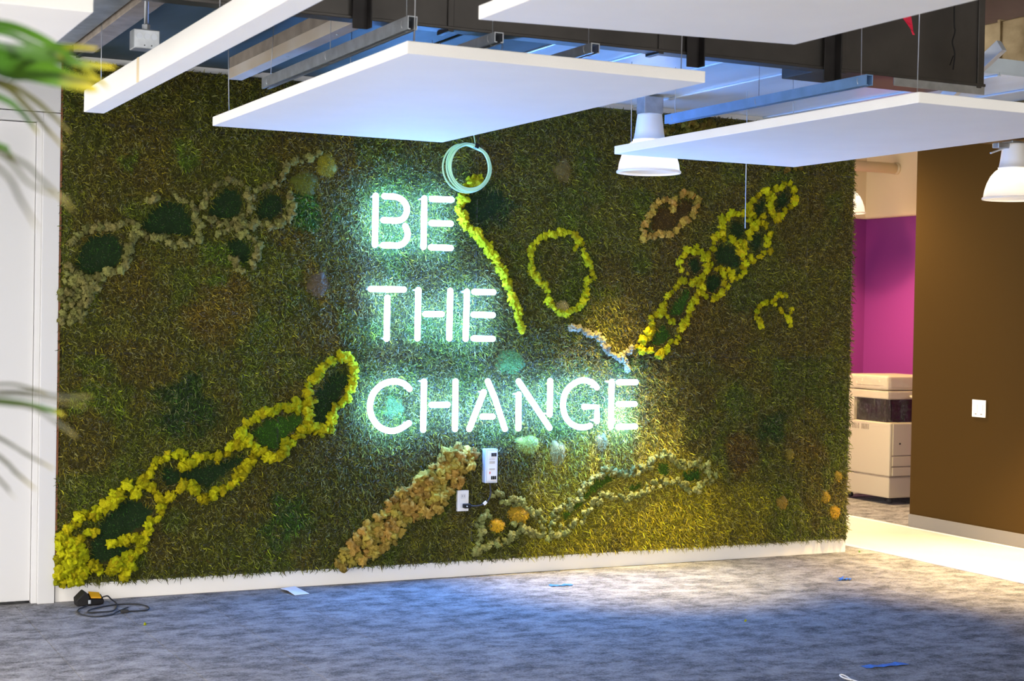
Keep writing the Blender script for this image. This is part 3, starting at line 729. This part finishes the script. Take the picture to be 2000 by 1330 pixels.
# junction box on conduit
jb = thing('junction_box', 'small grey electrical box hanging from a conduit at the upper left', 'junction box', (-.07, -2.30, 2.755))
MB().box(-.055, .055, -.03, .055, 0, .082).build('box_body', M['galv'], jb, bevel=.004)
for k in range(3): MB().tube([(-.032 + k * .031, -.0325, .052), (-.032 + k * .031, -.0298, .052)], .0125, 18).build('knockout', M['alu'], jb)
for k in range(2): MB().tube([(-.01 + k * .03, -.0315, .014), (-.01 + k * .03, -.0298, .014)], .003, 8).build('screw', M['iron'], jb)
MB().tube([(.005, .01, .082), (.005, .01, 1.19)], .009, 12).build('conduit', M['galv'], jb, smooth=True)
MB().lathe([(.0, .108), (.018, .108), (.018, .082), (.0, .082)], 8, .005, .01).build('connector', M['galv'], jb)
# main dark duct
DY0, DY1, DZ = -2.735, -2.27, 2.895
dm = thing('air_duct', 'long dark rectangular air duct running behind the ceiling panels', 'air duct', (1.5, DY0, DZ))
MB().box(-2.7, 2.70, 0, .10, 0, .72).build('body', M['duct'], dm, bevel=.004)
for x in (-1.9, -.35, .72, 1.78, 2.66): MB().box(x - .014, x + .014, -.012, .11, -.012, .73).build('flange', M['duct'], dm, bevel=.002, seg=1)
MB().box(-2.7, 2.70, -.014, .004, -.004, .010).build('bottom_seam', M['duct'], dm, bevel=.002, seg=1)
for x, dep in ((-.775, .045), (.885, .062), (1.68, .06)):
    hb = MB().box(x - .035, x + .035, -.03, -.024, -dep, .95).box(x + .029, x + .035, -.075, -.03, -dep, .95).build('hanger_angle', M['iron'], dm, bevel=.001, seg=1)
MB().box(1.75, 2.70, .1, DY1 - DY0, .02, .72).build('side_branch', M['duct'], dm, bevel=.004)
MB().box(2.10, 2.70, -.004, .0, -.045, .0).build('end_plate', M['galv'], dm)
# tan duct beyond, over the white strip
d2 = thing('air_duct', 'tan dusty air duct above the hanging lamp at the right edge', 'air duct', (5.62, -.75, 2.90))
MB().box(0, 1.1, -5.2, 0, 0, .7).build('body', M['brass_duct'], d2, bevel=.006)
for y in (-.6, -1.9, -3.2): MB().box(-.012, 1.112, y - .014, y + .014, -.012, .71).build('flange', M['brass_duct'], d2, bevel=.002, seg=1)
br3 = thing('metal_strap', 'slanted shiny metal strap beside the dark duct end', 'metal strap', (4.55, -2.2, 3.02))
MB().box(-.02, .02, -.30, .30, -.035, .035).build('strap', M['alu'], br3, rot=(math.radians(-34), 0, math.radians(10)), bevel=.002)
wire(br3, (.0, -.1, .02), (.0, -.1, .93)); wire(br3, (.0, .15, .02), (.0, .15, .93))
# ribbon on duct
rb = thing('ribbon', 'bright red ribbon scrap hanging above the right ceiling panel', 'ribbon', (3.50, -2.98, 3.06))
V = []
for i, (x, z, w) in enumerate([(-.035, .11, .028), (-.028, .075, .026), (-.012, .045, .016), (.004, .022, .009), (.016, .0, .006)]):
    V += [(x - w, .004 * math.sin(i * 2), z), (x + w, .004 * math.cos(i * 2), z)]
MB().add(V, [(2 * i, 2 * i + 1, 2 * i + 3, 2 * i + 2) for i in range(4)]).build('strip', M['redribbon'], rb)
wire(rb, (-.035, 0, .10), (-.035, 0, .89), .0015)
# loose hanging wire in front of the moss on the right
lw = thing('loose_wire', 'single straight wire end hanging in front of the right lichen chain', 'wire', tuple(at_y(1455.5, 446, -1.0)))
wire(lw, (0, 0, 0), (-.005, 0, .84), .0028)
# loose dark cable on the duct
lc = thing('loose_cable', 'thin black cable dangling on the dark duct face', 'cable', (3.93, -2.80, 2.95))
MB().tube(smooth_path([(0, 0, .0), (.005, -.005, .08), (-.008, 0, .14), (.008, .0, .2), (0, 0, .30), (0, 0, 1.0)], 5), .004, 6).build('strand', M['black'], lc, smooth=True)
MB().tube([(0, 0, .07), (-.03, -.01, .02)], .003, 6).build('stray_end', M['black'], lc)
# beige insulated pipe in the alcove
pp = thing('insulated_pipe', 'beige insulated pipe below the alcove ceiling', 'pipe', (7.6, 3.1, 3.17))
MB().tube([(-1.2, 0, 0), (1.02, 0, 0)], .052, 18).build('insulation', M['beige'], pp, smooth=True)
MB().tube([(.93, -.0, 0), (.97, 0, 0)], .060, 18).build('joint_band', M['beige'], pp, smooth=True)

# ------------------------------------------------------------------ green cable coil
cl = thing('cable_coil', 'coil of mint green cable hanging in front of the moss', 'cable coil', (2.085, -.93, 2.36))
for k in range(6):
    rx, rz = .118 + .004 * k + (0.012 if k == 5 else 0), .126 + .0025 * k
    dx = random.uniform(-.006, .006) - (.012 if k == 5 else 0); dz = -.004 * (k % 3)
    P = []
    for a in np.linspace(0, 2 * math.pi, 49)[:-1]:
        pin = max(0, math.cos(a - math.radians(68))) ** 8
        P.append((dx * (1 - pin) + (rx * (1 - .06 * pin)) * math.cos(a), .006 * math.sin(2 * a + k) + .004 * k - .01, .135 + dz + (rz - .004 * k * pin) * math.sin(a)))
    MB().tube(P, .0054, 8, closed=True).build('cable_loop', M['mint'], cl, smooth=True)
MB().box(-.012, .012, -.018, .022, -.014, .014).build('black_tie', M['black'], cl, loc=(.042, 0, .252), rot=(0, math.radians(20), 0), bevel=.004)
MB().tube([(.036, .0, .262), (.022, .0, .33), (.0, .0, .70)], .003, 6).build('cord', M['mint'], cl, smooth=True)

# ------------------------------------------------------------------ lamps
def lamp(label, x, y, z, power=LAMP_W, col=(1.0, .80, .52), ballast=True, top=3.06, spot=150, blend=.7):
    t = thing('bell_lamp', label, 'ceiling lamp', (x, y, z), 0, 'ribbed bell-shaped ceiling lamps')
    R0 = .198
    prof = [(R0, .0), (R0 + .004, .006), (R0, .014), (R0 - .004, .018), (.188, .06), (.172, .11), (.150, .155), (.122, .188), (.098, .205)]
    # ribbed glass bell
    seg = 96; V = []; F = []
    for i, (r, zz) in enumerate(prof):
        for k in range(seg):
            rr = r + (.0022 if k % 2 and 3 <= i else 0); th = 2 * math.pi * k / seg; V.append((rr * math.cos(th), rr * math.sin(th), zz))
    for i in range(len(prof) - 1):
        for k in range(seg): F.append((i * seg + k, i * seg + (k + 1) % seg, (i + 1) * seg + (k + 1) % seg, (i + 1) * seg + k))
    MB().add(V, F).build('glass_shade', M['prism'], t, smooth=True)
    MB().lathe([(R0 - .006, .0), (R0 + .006, .0), (R0 + .008, .006), (R0 + .006, .013), (R0 - .006, .013), (R0 - .006, .0)], 64).build('rim', M['prism'], t, smooth=True)
    MB().lathe([(.0, .206), (.104, .206), (.106, .214), (.100, .216), (.092, .26), (.080, .36), (.078, .372), (.0, .372)], 40).build('housing', M['white_plastic'], t, smooth=True)
    MB().lathe([(.0, .06), (.028, .065), (.042, .095), (.040, .13), (.026, .175), (.02, .205)], 24).build('bulb', M['bulb'], t, smooth=True)
    if ballast:
        MB().box(-.07, .07, -.05, .05, .3725, top - z - .003).build('mounting_box', M['galv'], t, bevel=.006)
    ld = bpy.data.lights.new('lamp_light', 'SPOT'); ld.energy = power; ld.color = col; ld.spot_size = math.radians(spot); ld.spot_blend = blend; ld.shadow_soft_size = .09
    lo = bpy.data.objects.new('lamp_light', ld); lo.parent = t; lo.location = (0, 0, .03); COL.objects.link(lo)
    return t
lamp('ribbed bell lamp hanging close to the moss behind the right ceiling panel', 3.555, -.46, 2.575, 380, (1.0, .72, .18), spot=58, blend=1.0)
l2 = lamp('ribbed bell lamp at the right edge in front of the brown wall', 6.02, -1.09, 2.492, 400, (1.0, .70, .32), top=2.882, spot=76, blend=.8)
MB().box(-.17, .30, -.03, .03, .335, .37).build('bracket', M['galv'], l2, bevel=.006)
MB().tube([(-.09, -.01, .34), (-.23, -.02, .295)], .006, 8).build('wire_end', M['alu'], l2)
l3 = lamp('ribbed bell lamp in the alcove half hidden by the moss wall', 7.60, 2.70, 2.665, 60, (1.0, .70, .32), top=3.945)
lamp('unseen ribbed bell lamp added behind the moss wall to light the alcove', 6.30, 2.0, 3.30, 270, (1.0, .70, .32), top=3.945, spot=170)  # hidden lamp, added to brighten the alcove and its beige band
for i, (x, y) in enumerate([(-2.7, -2.4), (1.2, -6.9), (-2.9, -4.4), (-1.2, -6.6), (2.6, -9.6)]):
    lamp_w = (120, LAMP_W, 120, LAMP_W, LAMP_W)[i]
    lamp(['ribbed bell lamp out to the left of the moss wall', 'ribbed bell lamp over the middle of the room', 'ribbed bell lamp beside the left ceiling panel',
          'ribbed bell lamp above the potted palm', 'ribbed bell lamp at the back right of the room'][i], x, y, 2.62, lamp_w, (1.0, .90, .80), top=3.945, spot=148)

# ------------------------------------------------------------------ copier in the alcove
cp = thing('copier', 'cream office copier partly wrapped in clear plastic film', 'copier', (7.80, 2.215, 0))
w, d = .62, .68
MB().box(.0, w, 0, d, .055, .245).build('stand', M['copier'], cp, bevel=.012, seg=3)
MB().box(.0, w, 0, d, .252, .742).build('cabinet', M['copier'], cp, bevel=.014, seg=3)
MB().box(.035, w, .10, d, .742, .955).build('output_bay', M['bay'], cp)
MB().box(.0, w, .52, d, .742, .955).build('rear_column', M['copier'], cp, bevel=.008)
MB().box(.0, w, .04, d, .955, 1.030).build('scanner_base', M['copier'], cp, bevel=.012, seg=3)
MB().box(.0, w, .05, d, 1.036, 1.17).build('scanner_lid', M['copier'], cp, bevel=.03, seg=3)
MB().box(.20, w - .02, -.06, .12, .97, .99).build('control_panel', M['copier'], cp, bevel=.008, rot=(math.radians(8), 0, 0))
MB().box(.30, .44, -.064, .02, .985, .996).build('screen', M['black'], cp, rot=(math.radians(8), 0, 0))
for z0, z1 in ((.258, .335), (.347, .435)):
    dwr = MB().box(.03, w - .02, -.012, .0, z0, z1).build('paper_drawer', M['copier'], cp, bevel=.004)
    MB().box(.25, .40, -.016, -.012, z1 - .03, z1 - .012).build('drawer_pull', M['black'], dwr)
fd = MB().box(.03, w - .02, -.010, .0, .447, .735).build('front_door', M['copier'], cp, bevel=.004)
MB().box(.10, .118, -.013, -.010, .545, .56).build('door_catch', M['black'], fd)
for z in (.2485, .341, .441): MB().box(-.001 if z < .3 else .02, w, -.004, .5 if z < .3 else .01, z - .004, z + .004).build('seam', M['brown_beam'], cp)
for k in range(10):
    y = .30 + k * .022 + (.03 if k > 4 else 0)
    MB().box(-.003, .001, y, y + .010, .665, .715).build('vent_slot', M['brown_beam'], cp)
MB().box(-.002, .0, .10, .48, 1.075, 1.079).build('lid_groove', M['brown_beam'], cp)
for x, y in ((.06, .06), (w - .06, .06), (.06, d - .06), (w - .06, d - .06)):
    MB().tube([(x - .014, y, .028), (x + .014, y, .028)], .027, 16).build('caster', M['softblack'], cp, smooth=True)
# wrap film: loose rippled sheet over the upper half
bm = bmesh.new(); bmesh.ops.create_grid(bm, x_segments=26, y_segments=20, size=.5)
for v in bm.verts:
    u, s = v.co.x * 1.0, v.co.y + .5
    path = s * 1.15
    x = -.012 + (u + .5) * (w + .024); 
    if path < .42: y, z = -.02 - .01 * math.sin(u * 22), .74 + path
    else: y, z = -.02 + (path - .42), 1.178
    sag = .012 * mnoise.noise(Vector((x * 9, y * 7, z * 9)))
    v.co = (x, y + sag, z + abs(sag))
me = bpy.data.meshes.new('plastic_film'); bm.to_mesh(me); bm.free(); me.polygons.foreach_set('use_smooth', [True] * len(me.polygons))
ob('plastic_film', me, M['wrap'], cp)
bm = bmesh.new(); bmesh.ops.create_grid(bm, x_segments=18, y_segments=14, size=.5)
for v in bm.verts:
    y = (v.co.x + .5) * .62 - .02; z = .70 + (v.co.y + .5) * .48
    n_ = mnoise.noise(Vector((y * 8, z * 8, 3)))
    v.co = (-.012 - .010 * abs(n_), y, z)
me = bpy.data.meshes.new('plastic_film'); bm.to_mesh(me); bm.free(); me.polygons.foreach_set('use_smooth', [True] * len(me.polygons))
ob('plastic_film', me, M['wrap'], cp)

# wall plate on the brown wall
sw = thing('switch_plate', 'white switch plate on the dark brown wall', 'switch', (6.948, .174, .942))
MB().box(-.008, 0, -.072, .072, 0, .133).build('plate', M['white_plastic'], sw, bevel=.003)
for dy in (-.03, .03): MB().box(-.011, -.007, dy - .017, dy + .017, .034, .099).build('rocker', M['white_trim'], sw, bevel=.002)
for dy in (-.03, .03): MB().box(-.0095, -.0078, dy - .010, dy + .010, .020, .027).build('indicator', M['greybase'], sw)

# ------------------------------------------------------------------ things on the floor
cg = thing('charger', 'black and yellow power tool charger on the carpet by the casing', 'charger', (.158, -.135, 0))
MB().add([(-.07, -.045, .0), (.0, -.045, .0), (.0, .045, 0), (-.07, .045, 0), (-.075, -.04, .03), (-.03, -.045, .075), (-.03, .045, .082), (-.075, .04, .04), (.0, -.045, .045), (.0, .045, .06)],
         [(3, 2, 1, 0), (0, 1, 8, 5, 4), (2, 3, 7, 6, 9), (4, 5, 6, 7), (5, 8, 9, 6), (1, 2, 9, 8), (0, 4, 7, 3)]).build('holder', M['black'], cg, bevel=.006)
MB().add([(.002, -.055, .004), (.075, -.045, .004), (.075, .04, .004), (.002, .045, .004), (.002, -.055, .034), (.080, -.048, .028), (.078, .04, .05), (.002, .045, .058)],
         [(3, 2, 1, 0), (4, 5, 6, 7), (0, 1, 5, 4), (1, 2, 6, 5), (2, 3, 7, 6), (3, 0, 4, 7)]).build('battery', M['black'], cg, bevel=.008, seg=3)
MB().add([(.006, -.040, .040), (.066, -.034, .035), (.066, .036, .054), (.006, .040, .062), (.006, -.04, .048), (.066, -.034, .043), (.066, .036, .060), (.006, .040, .068)],
         [(3, 2, 1, 0), (4, 5, 6, 7), (0, 1, 5, 4), (1, 2, 6, 5), (2, 3, 7, 6), (3, 0, 4, 7)]).build('yellow_cap', M['yellowp'], cg, bevel=.004)
MB().box(-.012, .004, -.060, -.05, .012, .035).build('clip', M['galv'], cg, bevel=.003)
def fp(px, py, z=.006): return at_z(px, py, z) - np.array([.158, -.135, 0])
cz = smooth_path([fp(201, 1166, .04), fp(210, 1164, .06), fp(217, 1170, .035), fp(228, 1180), fp(222, 1192), fp(200, 1195), fp(173, 1196), fp(178, 1190), fp(205, 1184), fp(225, 1181), fp(241, 1180), fp(270, 1180), fp(289, 1185), fp(288, 1191), fp(270, 1193), fp(248, 1194)], 7)
MB().tube(cz, .0042, 8).build('cord', M['softblack'], cg, smooth=True)
cz = smooth_path([fp(170, 1183), fp(155, 1189), fp(152, 1195), fp(162, 1201), fp(185, 1204), fp(215, 1201), fp(228, 1195), fp(240, 1190), fp(250, 1186)], 7)
MB().tube(cz, .0042, 8).build('cord', M['softblack'], cg, smooth=True)
MB().box(-.022, .018, -.012, .012, 0, .018).build('plug', M['softblack'], cg, loc=tuple(fp(244, 1197, .001)), bevel=.004)
def strip(name, label, cat, p, q, wdt, mat, lift=.004, curl=0.0, n=10):
    a, b_ = at_z(*p), at_z(*q); c = (a + b_) / 2; t = thing(name, label, cat, tuple(c), 0, 'scraps of blue tape on the carpet' if cat == 'tape' else None)
    dv_ = (b_ - a); L_ = np.linalg.norm(dv_); dv_ = dv_ / L_; nv = np.array([-dv_[1], dv_[0], 0]); V = []; F = []
    for layer in (0, .0012):
        for i in range(n + 1):
            s_ = i / n - .5
            zz = .002 + lift * (.5 + .5 * math.sin(i * 2.1 + p[0])) + curl * max(0, -s_ - .2) + layer
            for e_ in (-.5, .5):
                pt = dv_ * s_ * L_ + nv * wdt * e_ * (1 + .12 * math.sin(i * 1.7)); V.append((pt[0], pt[1], zz + .003 * (e_ + .5) * math.sin(i)))
    k = 2 * (n + 1)
    for i in range(n):
        F.append((k + 2 * i, k + 2 * i + 1, k + 2 * i + 3, k + 2 * i + 2)); F.append((2 * i, 2 * i + 2, 2 * i + 3, 2 * i + 1))
        F.append((2 * i, k + 2 * i, k + 2 * i + 2, 2 * i + 2)); F.append((2 * i + 1, 2 * i + 3, k + 2 * i + 3, k + 2 * i + 1))
    F.append((0, 1, k + 1, k)); F.append((2 * n, k + 2 * n, k + 2 * n + 1, 2 * n + 1))
    MB().add(V, F).build('strip', M[mat], t)
    return t
strip('tape_scrap', 'pale blue tape scrap on the carpet below the socket', 'tape', (1074, 1145), (1117, 1143), .05, 'bluetape')
t2 = strip('tape_scrap', 'crumpled blue tape scrap near the right end of the baseboard', 'tape', (1640, 1133), (1662, 1133), .035, 'bluetape', .01)
MB().add([(-.05, -.02, .004), (-.01, .0, .03), (-.02, .03, .006), (-.07, .01, .028)], [(0, 1, 2), (0, 2, 3)]).build('fold', M['bluetape'], t2)
strip('tape_scrap', 'long bright blue tape strip nearest the camera', 'tape', (1687, 1304.5), (1770, 1297), .045, 'bluetape', .004)
a, b_, c_, d_ = at_z(548, 1153), at_z(576, 1149.5), at_z(604, 1161), at_z(576, 1163.5)
po = (a + b_ + c_ + d_) / 4
pt_ = thing('paper_scrap', 'folded white paper scrap lying against the baseboard', 'paper', tuple(po))
V = [a - po + np.array([0, 0, .012]), b_ - po + np.array([0, 0, .014]), c_ - po + np.array([0, 0, .006]), d_ - po + np.array([0, 0, .004])]
e_ = a * .5 + d_ * .5 - po + np.array([0, 0, .016])
MB().add([*V, e_, *[v - np.array([0, 0, .002]) for v in V], e_ - np.array([0, 0, .002])], [(0, 4, 1), (4, 3, 2, 1), (5, 6, 9), (9, 6, 7, 8), (0, 1, 6, 5), (1, 2, 7, 6), (2, 3, 8, 7), (3, 4, 9, 8), (4, 0, 5, 9)]).build('sheet', M['paper'], pt_)
zt = thing('cable_tie', 'thin white looped tie on the carpet at the bottom edge', 'tie', tuple(at_z(1655, 1327)))
MB().tube(smooth_path([(.0, -.03, .004), (-.012, .01, .006), (-.008, .045, .01), (.006, .048, .012), (.012, .02, .008), (.006, -.02, .004), (.012, -.07, .003)], 6), .0035, 7).build('band', M['white_plastic'], zt, smooth=True)
for i, (px, py) in enumerate([(1678, 1077), (1456, 1212), (283, 1219)]):
    o = ob('moss_crumb', clump_variant(90 + i, 3, 30), M['c_yellow'] if i else pmat('crumb_green', (.15, .35, .03), .8), None, tuple(at_z(px, py, .006)), (1, 2, 3), (.012, .012, .006))
    tag(o, ['green moss crumb beside the white floor strip', 'yellow moss crumb in the open carpet on the right', 'yellow-green moss crumb on the carpet right of the charger cord'][i], 'moss crumb', 'fallen moss crumbs')

# ------------------------------------------------------------------ potted palm in the foreground
PD = 1.75
tr0 = at_d(-330, 500, PD + .12)
palm = thing('potted_palm', 'palm with long green leaf blades blurred at the left edge', 'palm', (tr0[0], tr0[1], 0))
PB = np.array([tr0[0], tr0[1], 0])
def leafmat(name, c1, c2, tip):
    m = bpy.data.materials.new(name); m.use_nodes = True
    nt = m.node_tree; N = nt.nodes; L = nt.links; b = N['Principled BSDF']; b.inputs['Roughness'].default_value = .45
    at = N.new('ShaderNodeAttribute'); at.attribute_name = 'along'
    r = N.new('ShaderNodeValToRGB'); e = r.color_ramp.elements
    e[0].position = 0; e[0].color = (*c1, 1); e[1].position = 1; e[1].color = (*tip, 1); k = e.new(.72); k.color = (*c2, 1)
    L.new(at.outputs['Fac'], r.inputs[0]); L.new(r.outputs[0], b.inputs['Base Color'])
    tl = N.new('ShaderNodeBsdfTranslucent'); L.new(r.outputs[0], tl.inputs[0])
    ms = N.new('ShaderNodeMixShader'); ms.inputs[0].default_value = .35
    L.new(b.outputs[0], ms.inputs[1]); L.new(tl.outputs[0], ms.inputs[2]); L.new(ms.outputs[0], N['Material Output'].inputs[0])
    return m
LG = leafmat('leaf_green', (.012, .05, .004), (.04, .10, .006), (.42, .34, .008))
LB = leafmat('leaf_olive', (.03, .034, .008), (.05, .05, .012), (.30, .24, .03))
MB().lathe([(0, 0), (.15, 0), (.19, .32), (.20, .34), (.185, .34), (.175, .31), (0, .31)], 40).build('pot', M['softblack'], palm, smooth=True)
MB().tube([(0, 0, .30), (.01, .0, .8), (-.01, .01, 1.35), (0, 0, 1.75)], [.03, .026, .022, .016], 12).build('trunk', M['brown_beam'], palm, smooth=True)
def blade(px_pts, wpx, mat, dd=0.0, crown=1.7):
    pts = smooth_path([at_d(x, y, PD + dd + .03 * math.sin(i * 1.3 + wpx)) for i, (x, y) in enumerate(px_pts)], 6)
    n = len(pts); V = []; F = []; al = []
    for i, p in enumerate(pts):
        t = i / (n - 1); wl = wpx * PD / FPX * (math.sin(math.pi * min(1, t * .8 + .16)) ** .8) * (1 if t < .97 else .4)
        tg = pts[min(i + 1, n - 1)] - pts[max(i - 1, 0)]; tg = tg / np.linalg.norm(tg)
        s = np.cross(tg, AX_F + .25 * AX_U); s /= np.linalg.norm(s)
        nb = np.cross(s, tg)
        for e_ in (-.5, 0, .5):
            V.append(p + s * wl * e_ + nb * (.12 * wl if e_ == 0 else 0) - PB); al.append(t)
    for i in range(n - 1):
        for k in (0, 1): F.append((3 * i + k, 3 * i + k + 1, 3 * i + 3 + k + 1, 3 * i + 3 + k))
    me = mesh_from(V, F, 'leaf_blade', True)
    a = me.attributes.new('along', 'FLOAT', 'POINT'); a.data.foreach_set('value', np.array(al, np.float32))
    return ob('leaf_blade', me, mat, palm)
ROOT1 = (-120, 50); ROOT2 = (-160, 770); ROOT3 = (-140, 130); ROOT4 = (-150, 240)
for P_, w_, m_, d_ in [
    ([ROOT1, (0, 47), (80, 75), (145, 118), (212, 172)], 24, LG, 0), ([ROOT1, (0, 88), (70, 96), (125, 92), (192, 95)], 20, LG, -.02), ([ROOT1, (0, 98), (90, 112), (160, 124), (226, 132)], 26, LG, .01),
    ([ROOT1, (0, 128), (60, 138), (120, 155), (192, 176)], 58, LG, .02), ([ROOT1, (0, 108), (70, 120), (140, 146), (205, 160)], 24, LG, .03), ([ROOT1, (0, 62), (50, 80), (110, 108), (150, 132)], 18, LG, .04),
    ([ROOT3, (0, 165), (50, 205), (90, 250), (128, 292)], 16, LB, .05), ([ROOT3, (0, 158), (60, 190), (110, 232), (138, 262)], 15, LB, .02), ([ROOT3, (0, 190), (35, 212), (60, 240), (75, 262)], 17, LG, .0),
    ([ROOT4, (0, 285), (18, 298), (34, 314)], 18, LG, .1), ([ROOT4, (30, 310), (80, 350), (146, 414)], 10, LB, -.35), ([ROOT4, (0, 330), (40, 390), (75, 450)], 9, LB, -.5), ([ROOT4, (0, 300), (60, 360), (140, 392)], 8, LB, -.4),
    ([ROOT2, (0, 784), (60, 792), (105, 803), (126, 812)], 22, LG, .05), ([ROOT2, (0, 856), (50, 886), (108, 918)], 11, LB, .05), ([ROOT2, (0, 893), (30, 922), (72, 958)], 12, LB, .0), ([ROOT2, (0, 938), (15, 957), (32, 975)], 8, LB, -.1),
    ([ROOT2, (0, 750), (60, 758), (96, 768)], 8, LB, .08), ([ROOT2, (40, 765), (120, 775), (182, 774)], 9, LB, -.25), ([ROOT2, (40, 790), (110, 825), (152, 856)], 10, LB, -.2), ([ROOT2, (0, 770), (60, 775), (175, 795)], 7, LB, -.3)]:
    blade(P_, w_ * .72, m_, d_)
for rt, zz in ((ROOT1, 1.72), (ROOT2, 1.2), (ROOT3, 1.68), (ROOT4, 1.6)):
    e_ = at_d(rt[0], rt[1], PD) - PB
    MB().tube(smooth_path([(0, 0, zz - .12), tuple(e_ * .5 + np.array([0, 0, .5 * (zz - .12) + .02])), tuple(e_)], 6), .006, 8).build('petiole', M['c_olive'], palm, smooth=True)
